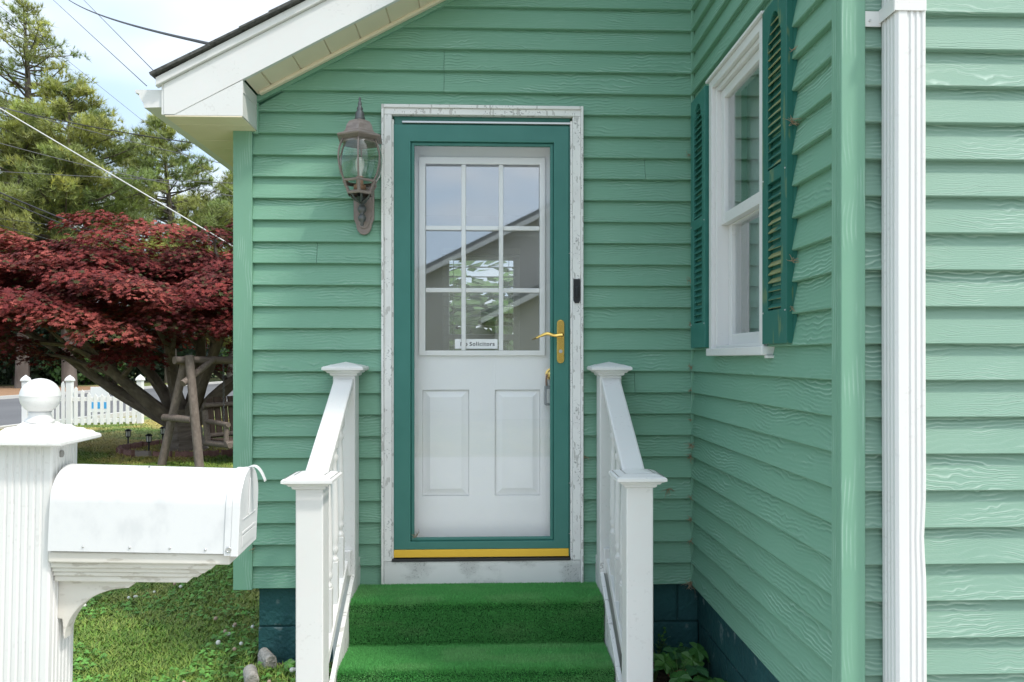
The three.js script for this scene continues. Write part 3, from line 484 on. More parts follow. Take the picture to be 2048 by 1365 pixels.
// ---------------------------------------------------------------- wall lantern beside the door
{
  const L = thing('wall_lantern', 'weathered bronze carriage lantern with curved glass on the siding left of the door', 'lantern', [-0.578, 2.03, 0.018]);
  const zc = 0.118, S = 6, oct = (pts) => { const g = lathe(pts, S).toNonIndexed(); g.rotateY(0.10); g.computeVertexNormals(); return g; };
  // back plate
  const bp = []; for (let i = 0; i <= 20; i++) { const t = Math.PI + i / 20 * Math.PI; bp.push([0.036 * Math.cos(t), 0.045 + 0.045 * Math.sin(t)]); }
  bp.push([0.048, 0.075], [0.048, 0.205], [0.030, 0.240], [-0.030, 0.240], [-0.048, 0.205], [-0.048, 0.075]);
  mesh('back_plate', [prism(bp, 0.012, 0.003), prism(bp.map(([x, y]) => [x * 0.78, 0.028 + y * 0.8]), 0.008, 0.003).translate(0, 0, 0.010)], bronze, L);
  // bracket: beads and leaf scroll rising to the cage
  mesh('bracket', [lathe([[0, 0.030], [0.008, 0.036], [0.006, 0.048], [0.016, 0.058], [0.019, 0.070], [0.013, 0.083], [0.007, 0.088], [0.017, 0.097], [0.021, 0.110], [0.014, 0.125], [0.009, 0.132], [0.020, 0.142], [0.030, 0.158], [0.034, 0.160]], 14).translate(0, 0, 0.060), tube([[0, 0.06, 0.06], [0, 0.062, 0.03], [0, 0.07, 0.008]], 0.008, 10, 8), tube([[0, 0.115, 0.06], [0, 0.12, 0.03], [0, 0.13, 0.008]], 0.009, 10, 8), limb([[0, 0.14, 0.06], [0, 0.15, 0.085], [0, 0.165, zc]], [0.013, 0.012, 0.012], 8, 8)], pewter, L);
  for (let i = 0; i < 6; i++) { const a = i / 6 * 2 * Math.PI + 0.3, s = Math.sin(a), c = Math.cos(a); mesh('scroll', limb([[0.010 * s, 0.135, zc - 0.02 + 0.010 * c], [0.035 * s, 0.150, zc - 0.01 + 0.035 * c], [0.052 * s, 0.172, zc + 0.052 * c]], [0.004, 0.005, 0.004], 8, 6), pewter, L); }
  // cage under the glass
  mesh('base_cage', [oct([[0.058, 0.160], [0.062, 0.164], [0.064, 0.170], [0.058, 0.175], [0.050, 0.177], [0.0, 0.177]]), oct([[0.078, 0.212], [0.083, 0.217], [0.084, 0.222], [0.076, 0.225], [0.060, 0.225]]), ...Array.from({ length: 6 }, (_, i) => { const a = i / 6 * 2 * Math.PI + 0.10; return limb([[0.056 * Math.sin(a), 0.172, 0.056 * Math.cos(a)], [0.066 * Math.sin(a), 0.195, 0.066 * Math.cos(a)], [0.078 * Math.sin(a), 0.216, 0.078 * Math.cos(a)]], [0.008, 0.007, 0.008], 4, 6); })].map((g) => g.translate(0, 0, zc)), bronze, L);
  const prof = [[0.076, 0.224], [0.090, 0.250], [0.099, 0.285], [0.103, 0.318], [0.100, 0.352], [0.090, 0.385], [0.081, 0.402]];
  for (let i = 0; i < S; i++) {
    const a = i / S * 2 * Math.PI + 0.10, g = new THREE.LatheGeometry(prof.map((p) => new THREE.Vector2(...p)), 5, a, 2 * Math.PI / S); g.translate(0, 0, zc); mesh('glass_pane', g, lampGlass, L);
    mesh('rib', limb(prof.map(([r, y]) => [(r + 0.001) * Math.sin(a), y, zc + (r + 0.001) * Math.cos(a)]), [0.0048, 0.0042, 0.0042, 0.0048], 14, 6), bronze, L);
  }
  mesh('roof', [oct([[0.0, 0.505], [0.028, 0.500], [0.052, 0.488], [0.064, 0.470], [0.070, 0.448], [0.078, 0.436], [0.105, 0.424], [0.112, 0.418], [0.109, 0.413], [0.080, 0.402], [0.082, 0.393], [0.078, 0.390], [0.0, 0.394]]).translate(0, 0, zc)], bronze, L);
  mesh('finial', lathe([[0.022, 0.500], [0.024, 0.508], [0.020, 0.518], [0.022, 0.526], [0.017, 0.538], [0.011, 0.546], [0.015, 0.552], [0.010, 0.562], [0.007, 0.568], [0.010, 0.574], [0.006, 0.584], [0.004, 0.590], [0.0065, 0.596], [0.004, 0.603], [0, 0.607]], 12).translate(0, 0, zc), pewter, L);
  mesh('socket', lathe([[0, 0.245], [0.016, 0.245], [0.016, 0.205], [0.028, 0.205], [0.028, 0.178], [0, 0.178]], 14).translate(0, 0, zc), std({ color: rgb(0.30, 0.17, 0.10), roughness: 0.6 }), L);
  mesh('bulb', lathe([[0, 0.335], [0.014, 0.330], [0.021, 0.312], [0.020, 0.292], [0.011, 0.262], [0.010, 0.246]], 16).translate(0, 0, zc), phys({ color: rgb(0.95, 0.95, 0.92), transmission: 0.6, thickness: 0, roughness: 0.35 }), L);
}

// ---------------------------------------------------------------- steps with green turf carpet
{
  const st = thing('entry_steps', 'two entry steps covered in bright green turf carpet below the door', 'steps');
  const x0 = -0.594, x1 = 0.507;
  mesh('step_body', [bx(x0 + 0.004, x1 - 0.004, -0.05, 0.378, -0.026, 0.270, 0.004), bx(x0 + 0.004, x1 - 0.004, -0.05, 0.196, 0.2705, 0.535, 0.004)], oldWhite, st);
  // carpet: a ribbon that follows the treads with soft noses
  const prof = [[0.038, 0.389], [0.20, 0.389], [0.262, 0.387], [0.282, 0.379], [0.290, 0.362], [0.288, 0.335], [0.284, 0.240], [0.288, 0.216], [0.300, 0.207], [0.34, 0.206], [0.50, 0.206], [0.535, 0.203], [0.550, 0.192], [0.555, 0.172], [0.552, 0.10], [0.551, 0.014]];
  const c = new THREE.CatmullRomCurve3(prof.map(([z, y]) => new THREE.Vector3(0, y, z)), false, 'centripetal'), NS = 110, NX = 60, pos = [], uv = [], idx = [], pt = new THREE.Vector3(), surf = [];
  let s = 0; const Lc = c.getLength();
  for (let i = 0; i <= NS; i++) { c.getPointAt(i / NS, pt); for (let k = 0; k <= NX; k++) { const u = k / NX, x = lerp(x0, x1, u) + (k === 0 || k === NX ? 0.006 * (vn(i * 0.2, k, 50, 99, 7) - 0.5) : 0), w = 0.004 * (vn(u * 9, i * 0.12, 999, 999, 8) - 0.5); pos.push(x, pt.y + w, pt.z + w); uv.push(x, i / NS * Lc); } }
  for (let i = 0; i < NS; i++) for (let k = 0; k < NX; k++) { const a = i * (NX + 1) + k, b = a + 1, d = a + NX + 1, e = d + 1; idx.push(a, d, b, b, d, e); }
  const g = new THREE.BufferGeometry(); g.setAttribute('position', new THREE.Float32BufferAttribute(pos, 3)); g.setAttribute('uv', new THREE.Float32BufferAttribute(uv, 2)); g.setIndex(idx); g.computeVertexNormals();
  const cm = mesh('carpet', g, carpet, st);
  // pile: short plastic fibres
  const N = 170000, fib = soup([[-0.0012, 0, 0, 0.0012, 0, 0, 0.0006, 0.0115, 0.0022], [0, 0, -0.0012, 0, 0, 0.0012, -0.0020, 0.0105, 0.0004]]); uvm(fib);
  const im = new THREE.InstancedMesh(fib, std({ color: 0xffffff, roughness: 0.5, side: THREE.DoubleSide }), N), R = rng(9), m4 = new THREE.Matrix4(), q = new THREE.Quaternion(), nrm = new THREE.Vector3(), tan = new THREE.Vector3(), up = new THREE.Vector3(0, 1, 0), q2 = new THREE.Quaternion(), col = new THREE.Color();
  for (let i = 0; i < N; i++) {
    const t = R(), x = lerp(x0 - 0.001, x1 + 0.001, R()); c.getPointAt(t, pt); c.getTangentAt(t, tan); nrm.set(0, tan.z, -tan.y);
    nrm.x += (R() - 0.5) * 0.9; nrm.y += (R() - 0.5) * 0.6; nrm.z += (R() - 0.5) * 0.6; nrm.normalize(); q.setFromUnitVectors(up, nrm).multiply(q2.setFromAxisAngle(up, R() * 6.28)); const k = 0.7 + 0.6 * R();
    m4.compose(new THREE.Vector3(x, pt.y, pt.z), q, new THREE.Vector3(k, k, k)); im.setMatrixAt(i, m4);
    const worn = smooth(0.45, 0.7, fbm(x / 2 + 0.5, t, 9, 12, 3, 400)), v = 0.7 + 0.6 * R(); col.setRGB((0.120 + 0.05 * worn) * v, (0.43 + 0.02 * worn) * v, (0.115 + 0.03 * worn) * v); im.setColorAt(i, col);
  }
  im.name = 'carpet_pile'; im.userData.kind = 'stuff'; im.castShadow = im.receiveShadow = true; st.add(im);
}

// ---------------------------------------------------------------- stair railings
function railing(xi, side, label) {                                   // xi: inner face of the posts; side -1 left, +1 right
  const t = thing('stair_railing', label, 'railing', [xi, 0, 0], 0, 'white railings beside the entry steps');
  const xa = side < 0 ? -0.1 : 0, xc = xa + 0.05, P = [[0.150, 0.050, 1.400], [0.785, 0.685, 1.003]];
  const cap = (cx, cz, y) => { const h = 0.086, a = 0.062; const pyr = (y0, r0, y1, r1) => { const tr = [], c0 = [[-1, 1], [1, 1], [1, -1], [-1, -1]]; for (let k = 0; k < 4; k++) { const n = (k + 1) % 4; tr.push(...quad([c0[k][0] * r0, y0, c0[k][1] * r0], [c0[n][0] * r0, y0, c0[n][1] * r0], [c0[n][0] * r1, y1, c0[n][1] * r1], [c0[k][0] * r1, y1, c0[k][1] * r1])); } return tr; };
    const g = uvm(soup([...pyr(-0.026, 0.0535, -0.022, 0.060), ...pyr(-0.022, 0.060, -0.012, 0.062), ...pyr(-0.012, 0.070, -0.004, 0.076), ...pyr(-0.004, 0.078, 0.002, 0.090), ...pyr(0.002, 0.0915, 0.012, 0.0915), ...pyr(0.012, 0.0915, 0.018, 0.084), ...pyr(0.018, 0.080, 0.026, 0.056), ...pyr(0.026, 0.052, 0.038, 0.0)])); return g.translate(cx, y, cz); };
  for (const [zf, zb, y] of P) { const p = mesh('post', bx(xa, xa + 0.1, -0.04, y, zb, zf, 0.005), white, t); mesh('cap', cap(xc, (zf + zb) / 2, y - 0.002), white, p); }
  // sloping rails
  const slope = -0.645, ang = Math.atan(slope), hx = xc;
  const rail = (yb, z0, z1, w, h, r) => { const len = (z1 - z0) / Math.cos(ang), g = bx(-w / 2, w / 2, -h, 0, 0, len, r); g.rotateX(-ang); g.translate(hx, yb, z0); return g; };
  mesh('handrail', [rail(1.365, 0.148, 0.70, 0.088, 0.030, 0.008), rail(1.336, 0.148, 0.70, 0.052, 0.038, 0.004)], white, t);
  mesh('bottom_rail', rail(0.560, 0.148, 0.688, 0.046, 0.040, 0.004), white, t);
  const bal = (h) => { const d = 0.017, lo = 0.16, p = [[0.014, lo], [0.017, lo + 0.006], [0.017, lo + 0.014], [0.011, lo + 0.022], [0.010, lo + 0.032], [0.0165, lo + 0.042], [0.017, lo + 0.058], [0.012, lo + 0.068], [0.0165, lo + 0.078], [0.0185, lo + 0.12], [0.015, h - 0.28], [0.011, h - 0.17], [0.010, h - 0.145], [0.0165, h - 0.135], [0.0165, h - 0.118], [0.010, h - 0.108], [0.015, h - 0.095], [0.015, h - 0.085]];
    return [bx(-d, d, -0.03, lo + 0.001, -d, d, 0.002), lathe(p, 14), bx(-d, d, h - 0.086, h + 0.03, -d, d, 0.002)]; };
  const hgt = 1.365 - 0.560 - 0.08;
  for (let i = 0; i < 4; i++) { const z = 0.235 + i * 0.118, y = 0.560 + slope * (z - 0.148) + 0.006; mesh('baluster', bal(hgt).map((g) => g.translate(xc, y, z)), white, t); }
  mesh('rail_bracket', bx(xc - 0.034, xc + 0.034, 0.475, 0.590, 0.151, 0.172, 0.006), white, t);
  // skirt board beside the steps
  const sk = prism([[0.0, -0.04], [0.64, -0.04], [0.64, 0.17], [0.151, 0.475], [0.151, 0.52], [0.0, 0.52]].map(([z, y]) => [-z, y]), 0.018, 0.002); sk.rotateY(Math.PI / 2); sk.translate(side < 0 ? -0.019 : 0.001, 0, 0.0);
  mesh('skirt_board', sk, oldWhite, t); return t;
}
railing(-0.597, -1, 'white stair railing left of the carpeted steps, nearer the mailbox');
railing(0.512, 1, 'white stair railing right of the carpeted steps, beside the window wall');

// ---------------------------------------------------------------- mailbox on a fluted post
{
  const t = thing('mailbox', 'white arched mailbox on a fluted white post with ball finial', 'mailbox', [-1.163, 0, 1.56], 0.055); t.rotation.z = -0.020;
  const h = 0.0635, pts = []; const N = 6;
  const side = (k) => { const o = []; o.push([-h + 0.004, -h]); for (let i = 0; i < N; i++) { const x = lerp(-h + 0.022, h - 0.022, (i + 0.0) / (N - 1)) - 0.004; o.push([x, -h], [x + 0.0022, -h + 0.0028], [x + 0.0058, -h + 0.0028], [x + 0.008, -h]); } o.push([h - 0.004, -h]); const c = Math.round(Math.cos(k * Math.PI / 2)), s = Math.round(Math.sin(k * Math.PI / 2)); return o.map(([x, y]) => [x * c - y * s, x * s + y * c]); };
  for (let k = 0; k < 4; k++) pts.push(...side(k));
  const pg = new THREE.ExtrudeGeometry(new THREE.Shape(pts.map((p) => new THREE.Vector2(...p))), { depth: 1.28, bevelEnabled: false }); pg.rotateX(-Math.PI / 2); pg.translate(0, -0.04, 0); uvm(pg);
  const post = mesh('post', pg, white, t);
  mesh('plug', new THREE.CylinderGeometry(0.009, 0.009, 0.004, 18).rotateZ(Math.PI / 2).translate(h + 0.001, 1.212, 0.02), std({ color: rgb(0.28, 0.27, 0.25), roughness: 0.7 }), post);
  const sq = (pr) => { const g = new THREE.LatheGeometry(pr.map(([r, y]) => new THREE.Vector2(r * Math.SQRT2, y)), 4).toNonIndexed(); g.rotateY(Math.PI / 4); g.computeVertexNormals(); return uvm(g); };
  mesh('cap', [sq([[0.064, 1.240], [0.100, 1.240], [0.1035, 1.243], [0.1035, 1.249], [0.100, 1.253], [0.094, 1.255], [0.088, 1.262], [0.078, 1.264], [0.072, 1.270], [0.060, 1.272], [0.052, 1.279], [0.036, 1.282], [0.028, 1.290], [0.0, 1.291]]), lathe([[0.032, 1.288], [0.034, 1.294], [0.027, 1.300], [0.024, 1.312], [0.026, 1.318], [0.0, 1.320]], 28)], white, post);
  { const p = [[0.0, 1.305]]; for (let i = 2; i <= 24; i++) { const a = -Math.PI / 2 + i / 24 * Math.PI; let r = 0.0455; p.push([Math.max(0, r * Math.cos(a)), 1.355 + r * Math.sin(a)]); if (i === 12) p.push([0.0462, 1.3556], [0.0462, 1.3570]); } mesh('ball', lathe(p, 40), white, post); }
  // box
  const b = group('box', t); b.position.set(0.0, 0.985, 0); b.rotation.z = -0.022;
  const w = 0.083, sh = 0.118, prof = (e) => { const o = [[-w - e, -e], [w + e, -e], [w + e, sh]]; for (let i = 1; i <= 24; i++) { const a = i / 24 * Math.PI; o.push([(w + e) * Math.cos(a), sh + (0.082 + e) * Math.sin(a)]); } return o; };
  const along = (g, x) => { g.rotateY(Math.PI / 2); g.translate(x, 0, 0); return uvm(g, R0(), R0()); };
  const mbWhite = std({ map: tex(512, 512, 0.5, 0.5, (u, v) => mix3([0.68, 0.68, 0.675], [0.56, 0.565, 0.57], 0.6 * smooth(0.52, 0.78, fbm(u, v, 9, 7, 6, 231)))), roughness: 0.38 });
  const shell = new THREE.ExtrudeGeometry(new THREE.Shape(prof(0).map((p) => new THREE.Vector2(...p))), { depth: 0.420, bevelEnabled: false, curveSegments: 1 });
  const smoothShell = along(shell, 0.068); { const p = smoothShell.attributes.position, n = smoothShell.attributes.normal; for (let i = 0; i < p.count; i++) if (Math.abs(n.getX(i)) < 0.5 && p.getY(i) > sh - 0.001) { const y = (p.getY(i) - sh) / 0.082 / 0.082, z = p.getZ(i) / w / w, l = Math.hypot(y, z) || 1; n.setXYZ(i, 0, y / l, z / l); } }
  mesh('shell', smoothShell, mbWhite, b);
  mesh('collar', along(new THREE.ExtrudeGeometry(new THREE.Shape(prof(0.0025).map((p) => new THREE.Vector2(...p))), { depth: 0.014, bevelEnabled: true, bevelSize: 0.001, bevelThickness: 0.001, bevelSegments: 1 }), 0.486), mbWhite, b);
  const door = mesh('door', along(new THREE.ExtrudeGeometry(new THREE.Shape(prof(0.003).map((p) => new THREE.Vector2(...p))), { depth: 0.016, bevelEnabled: true, bevelSize: 0.0015, bevelThickness: 0.0015, bevelSegments: 2 }), 0.5025), mbWhite, b);
  mesh('door_face', [bx(0.5205, 0.5225, 0.012, 0.040, -0.062, 0.062, 0.001), bx(0.5205, 0.5225, 0.044, 0.050, -0.062, 0.062, 0.001), bx(0.5205, 0.5232, 0.085, 0.178, 0.008, 0.012, 0.001), bx(0.5205, 0.5225, 0.080, 0.083, -0.06, 0.06, 0.001)], mbWhite, b);
  { const tr = [], n = 14, f = (k) => { const s = k / n; return [0.508 + 0.050 * s, 0.203 + 0.010 * Math.sin(s * Math.PI * 0.9) - 0.034 * s * s * s, 0]; }; for (let k = 0; k < n; k++) { const a = f(k), c = f(k + 1), ww = 0.010; const top = [[a[0], a[1], ww], [c[0], c[1], ww], [c[0], c[1], -ww], [a[0], a[1], -ww]]; const bot = top.map(([x, y, z]) => [x, y - 0.003, z]); tr.push(...quad(...top), ...quad(bot[3], bot[2], bot[1], bot[0]), ...quad(bot[0], bot[1], top[1], top[0]), ...quad(top[3], top[2], bot[2], bot[3])); } mesh('pull_tab', uvm(soup(tr)), mbWhite, b); }
  for (const [x, y, r] of [[0.15, 0.012, 0.0028], [0.26, 0.012, 0.003], [0.355, 0.012, 0.0028], [0.44, 0.010, 0.003]]) mesh('rivet', new THREE.SphereGeometry(r, 10, 8).translate(x, y, w + 0.0005), silver, b);
  mesh('rivet', new THREE.SphereGeometry(0.003, 8, 6).translate(0.27, 0.199, 0.012), pewter, b);
  mesh('hinge_pin', [new THREE.TorusGeometry(0.0055, 0.0018, 8, 18).translate(0.497, 0.012, w + 0.005), new THREE.CylinderGeometry(0.005, 0.005, 0.004, 14).rotateX(Math.PI / 2).translate(0.497, 0.012, w + 0.004)], silver, b);
  const dirty = std({ map: tex(512, 512, 0.5, 0.5, (u, v) => mix3(mix3([0.70, 0.675, 0.62], [0.60, 0.565, 0.50], fbm(u, v, 6, 6, 5, 261)), [0.36, 0.32, 0.26], 0.5 * smooth(0.60, 0.70, fbm(u, v, 14, 30, 5, 263)))), roughness: 0.65 });
  // bracket arm
  const arm = group('bracket', t); arm.position.set(0, 0.984, 0); arm.rotation.z = -0.018;
  const mould = (pr, dep) => prism(pr, dep, 0.003).translate(0, 0, -dep / 2);
  mesh('shelf', bx(h + 0.001, 0.498, -0.031, -0.003, -0.075, 0.075, 0.005), dirty, arm);
  mesh('moulding', [mould([[h + 0.002, -0.046], [0.448, -0.046], [0.462, -0.0315], [h + 0.002, -0.0315]], 0.128), mould([[h + 0.002, -0.058], [0.430, -0.058], [0.444, -0.0465], [h + 0.002, -0.0465]], 0.112), mould([[h + 0.002, -0.070], [0.412, -0.070], [0.426, -0.0585], [h + 0.002, -0.0585]], 0.100), mould([[h + 0.002, -0.086], [0.385, -0.086], [0.400, -0.0705], [h + 0.002, -0.0705]], 0.088)], dirty, arm);
  const arc = []; for (let i = 0; i <= 16; i++) { const a = Math.PI / 2 + i / 16 * Math.PI / 2; arc.push([0.235 + 0.150 * Math.cos(a), -0.238 + 0.130 * Math.sin(a)]); }
  mesh('brace', [prism([[h + 0.002, -0.0865], [0.252, -0.0865], [0.248, -0.095], ...arc, [h + 0.014, -0.188], [h + 0.002, -0.186]].map(([x, y]) => [x, y]), 0.044, 0.003).translate(0, 0, -0.022)], dirty, arm);
  mesh('rear_arm', [bx(-0.13, -h - 0.001, -0.060, -0.010, -0.045, 0.045, 0.012), bx(-0.11, -h - 0.001, -0.095, -0.0605, -0.038, 0.038, 0.008)], dirty, arm);
}

// ---------------------------------------------------------------- picket fence
{
  const f = thing('picket_fence', 'white picket fence with pointed posts standing between lawn and street', 'fence');
  const A = [-9.62, -12.0], B = [-8.72, -12.0], C = [-7.46, -12.4], wf = std({ color: rgb(0.80, 0.80, 0.79), roughness: 0.5 });
  const postAt = ([x, z]) => { const p = mesh('post', bx(x - 0.055, x + 0.055, -0.02, 0.98, z - 0.055, z + 0.055, 0.006), wf, f); const g = new THREE.LatheGeometry([[0.050, 0.98], [0.078, 0.985], [0.078, 1.01], [0.060, 1.05], [0.0, 1.115]].map(([r, y]) => new THREE.Vector2(r * 1.3, y)), 4).toNonIndexed(); g.rotateY(Math.PI / 4); g.computeVertexNormals(); g.translate(x, 0, z); mesh('cap', g, wf, p); };
  [A, B, C].forEach(postAt);
  const run = (P, Q, n, hts) => {
    const d = [Q[0] - P[0], Q[1] - P[1]], L = Math.hypot(...d), ang = -Math.atan2(d[1], d[0]);
    for (const y of [0.10, 0.56]) { const g = bx(0.05, L - 0.05, y, y + 0.085, -0.012, 0.028, 0.004); g.rotateY(ang); g.translate(P[0], 0, P[1]); mesh('rail', g, wf, f); }
    for (let i = 0; i < n; i++) { const s = (i + 0.5) / n * (L - 0.12) + 0.06, hgt = hts(i / (n - 1)); const g = prism([[-0.034, 0.04], [0.034, 0.04], [0.034, hgt - 0.05], [0, hgt], [-0.034, hgt - 0.05]], 0.02, 0.003); g.translate(s, 0, 0.029); g.rotateY(ang); g.translate(P[0], 0, P[1]); mesh('picket', g, wf, f); }
  };
  run(A, B, 7, (t) => 0.98 - 0.26 * Math.sin(Math.PI * t)); run(B, C, 10, (t) => 0.97 - 0.26 * Math.min(1, Math.sin(Math.PI * clamp(t * 0.8 + 0.12)) * 1.05));
  const s = thing('yard_sign', 'small white sign with a blue square behind the picket fence', 'sign', [-8.95, 0, -13.6]);
  mesh('board', bx(-0.20, 0.20, 0.22, 0.80, -0.015, 0.015, 0.004), wf, s); mesh('blue_square', bx(-0.17, 0.17, 0.30, 0.45, 0.016, 0.019, 0), std({ color: rgb(0.05, 0.36, 0.70), roughness: 0.5 }), s); for (const x of [-0.15, 0.15]) mesh('leg', bx(x - 0.01, x + 0.01, -0.02, 0.23, -0.01, 0.01, 0.002), wf, s);
}

// ---------------------------------------------------------------- log swing frame and swing bench
{
  const f = thing('log_swing_stand', 'weathered log A-frame swing stand on the lawn in front of the red maple', 'swing stand');
  const b1 = [-4.33, 0, -6.31], b2 = [-3.67, 0, -5.95], dir = [0.60, -0.80], ap = [-3.93, 1.43, -6.15], mv = (p, t, dy = 0) => [p[0] + dir[0] * t, p[1] + dy, p[2] + dir[1] * t];
  const len = 2.3;
  for (const t of [0, len]) { mesh('leg', capped(mv(b1, t, -0.03), mv([ap[0] - 0.02, ap[1] + 0.02, ap[2] - 0.03], t), 0.055), log_wood, f); mesh('leg', capped(mv(b2, t, -0.03), mv([ap[0] + 0.06, ap[1] + 0.06, ap[2] + 0.05], t), 0.057), log_wood, f); mesh('cross_log', capped(mv([-4.27, 0.675, -6.28], t), mv([-3.80, 0.665, -6.02], t), 0.048), log_wood, f); }
  mesh('top_beam', capped(mv(ap, -0.16), mv(ap, len + 0.16), 0.052), log_wood, f);
  mesh('brace', capped(mv([-3.90, 1.13, -6.02], -0.02), mv([ap[0], ap[1] + 0.02, ap[2] + 0.04], 0.42), 0.044), log_wood, f);
  mesh('brace', capped(mv([-3.90, 1.13, -6.02], len + 0.02), mv([ap[0], ap[1] + 0.02, ap[2] + 0.04], len - 0.42), 0.044), log_wood, f);
  const s = thing('swing_bench', 'brown slatted log swing bench hung on chains beside the house corner', 'swing bench', [ap[0] + dir[0] * 0.42, 0, ap[2] + dir[1] * 0.42], -Math.atan2(dir[1], dir[0]));
  // local x runs along the beam, local -z is the back
  const Wd = 1.45;
  for (let i = 0; i < 13; i++) { const x = 0.06 + i * 0.108; mesh('back_slat', bx(x, x + 0.090, 0.36, 0.92 + 0.012 * (i % 2), -0.012, 0.012, 0.004).rotateX(-0.16).translate(0, 0, -0.16), slat_wood, s); }
  mesh('back_rail', capped([-0.02, 0.81, -0.245], [Wd, 0.81, -0.245], 0.034), log_wood, s); mesh('back_rail', capped([0.0, 0.40, -0.19], [Wd, 0.40, -0.19], 0.030), log_wood, s);
  for (let i = 0; i < 6; i++) mesh('seat_slat', bx(0.02, Wd - 0.02, 0.335, 0.355, -0.17 + i * 0.075, -0.105 + i * 0.075, 0.003), slat_wood, s);
  mesh('front_rail', capped([-0.04, 0.315, 0.29], [Wd + 0.04, 0.315, 0.29], 0.036), log_wood, s);
  for (const x of [0, Wd]) { mesh('arm_post', capped([x, 0.30, -0.17], [x, 0.74, -0.25], 0.042), log_wood, s); mesh('arm', capped([x, 0.60, -0.23], [x, 0.57, 0.30], 0.036), log_wood, s); mesh('side_rail', capped([x, 0.30, -0.24], [x, 0.30, 0.34], 0.040), log_wood, s); mesh('arm_support', capped([x, 0.31, 0.25], [x, 0.57, 0.25], 0.034), log_wood, s);
    const links = []; for (let k = 0; k < 26; k++) { const u = k / 25, g = new THREE.TorusGeometry(0.017, 0.004, 5, 10); g.scale(0.7, 1.25, 1); if (k % 2) g.rotateY(Math.PI / 2); g.translate(lerp(x, x < 0.5 ? 0.12 : Wd - 0.12, u), lerp(0.58, 1.42, u), lerp(0.20, 0, u)); links.push(g); } mesh('chain', links, pewter, s); }
}

// ---------------------------------------------------------------- edging blocks and solar lights round the maple
{
  const m1 = std({ map: tex(256, 256, 0.4, 0.4, (u, v) => mix3([0.15, 0.075, 0.060], [0.28, 0.155, 0.13], fbm(u, v, 12, 12, 4, 241))), roughness: 0.95 }), m2 = std({ color: rgb(0.24, 0.20, 0.17), roughness: 0.95 });
  const n = 22; for (let i = 0; i < n; i++) {
    const a = i / n * 2 * Math.PI, x = -4.52 + 1.10 * Math.cos(a), z = -8.05 + 0.86 * Math.sin(a), sc = []; for (let k = 0; k <= 10; k++) { const u = k / 10; sc.push([lerp(0.135, -0.135, u), 0.10 + 0.018 * Math.abs(Math.cos(u * 2 * Math.PI))]); }
    const g = prism([[-0.135, -0.03], [0.135, -0.03], ...sc], 0.055, 0.005); g.rotateZ((hash(i, 3, 5) - 0.5) * 0.08); g.rotateY(-a + Math.PI / 2); g.translate(x, 0, z);
    single('edging_block', g, i === 7 ? m2 : m1, i === 7 ? 'greyer worn edging block in the front of the maple ring' : i < 11 ? `red brown edging block, ${['first', 'second', 'third', 'fourth', 'fifth', 'sixth', 'seventh', 'eighth', 'ninth', 'tenth', 'eleventh'][10 - i]} from the left along the ring front` : 'red brown edging block at the back of the ring behind the maple trunk', 'edging block', 'edging blocks around the maple');
  }
  const em = (x, z, label) => { const t = thing('solar_light', label, 'garden light', [x, 0, z], 0.3, 'black solar lights by the maple');
    mesh('stake', [new THREE.CylinderGeometry(0.012, 0.012, 0.22, 8).translate(0, 0.10, 0), lathe([[0.012, 0.19], [0.03, 0.205], [0.042, 0.215], [0.0, 0.218]], 12)], black, t);
    mesh('lens', new THREE.CylinderGeometry(0.034, 0.028, 0.085, 12).translate(0, 0.259, 0), phys({ color: rgb(0.8, 0.8, 0.74), transmission: 0.5, thickness: 0, roughness: 0.5 }), t);
    for (let k = 0; k < 4; k++) { const a = k * Math.PI / 2; mesh('strut', bx(-0.004, 0.004, 0.214, 0.304, 0.030, 0.038, 0.001).rotateY(a), black, t); }
    mesh('roof', new THREE.LatheGeometry([[0, 0.335], [0.030, 0.328], [0.058, 0.306], [0.060, 0.300], [0, 0.302]].map((p) => new THREE.Vector2(...p)), 6), black, t); };
  em(-5.72, -8.30, 'leftmost black solar light on the lawn edge left of the maple'); em(-5.05, -7.55, 'middle black solar light standing nearest by the edging blocks'); em(-5.36, -8.72, 'black solar light farthest back, close to the left of the maple trunk'); em(-3.72, -7.95, 'black solar light half hidden behind the swing leg');
}

// ---------------------------------------------------------------- trees
const leafGreen = (r, g, b) => std({ color: rgb(r, g, b), roughness: 0.8, side: THREE.DoubleSide });
const V = (x, y, z) => new THREE.Vector3(x, y, z);
function instanced(name, geo, mat, list, parent, kind = 'stuff') {
  const im = new THREE.InstancedMesh(geo, mat, list.length); list.forEach((l, i) => { im.setMatrixAt(i, l.m); if (l.c) im.setColorAt(i, l.c); });
  im.name = name; im.castShadow = im.receiveShadow = true; if (kind) im.userData.kind = kind; (parent || scene).add(im); return im;
}
const Q = new THREE.Quaternion(), Q2 = new THREE.Quaternion(), UPV = V(0, 1, 0);
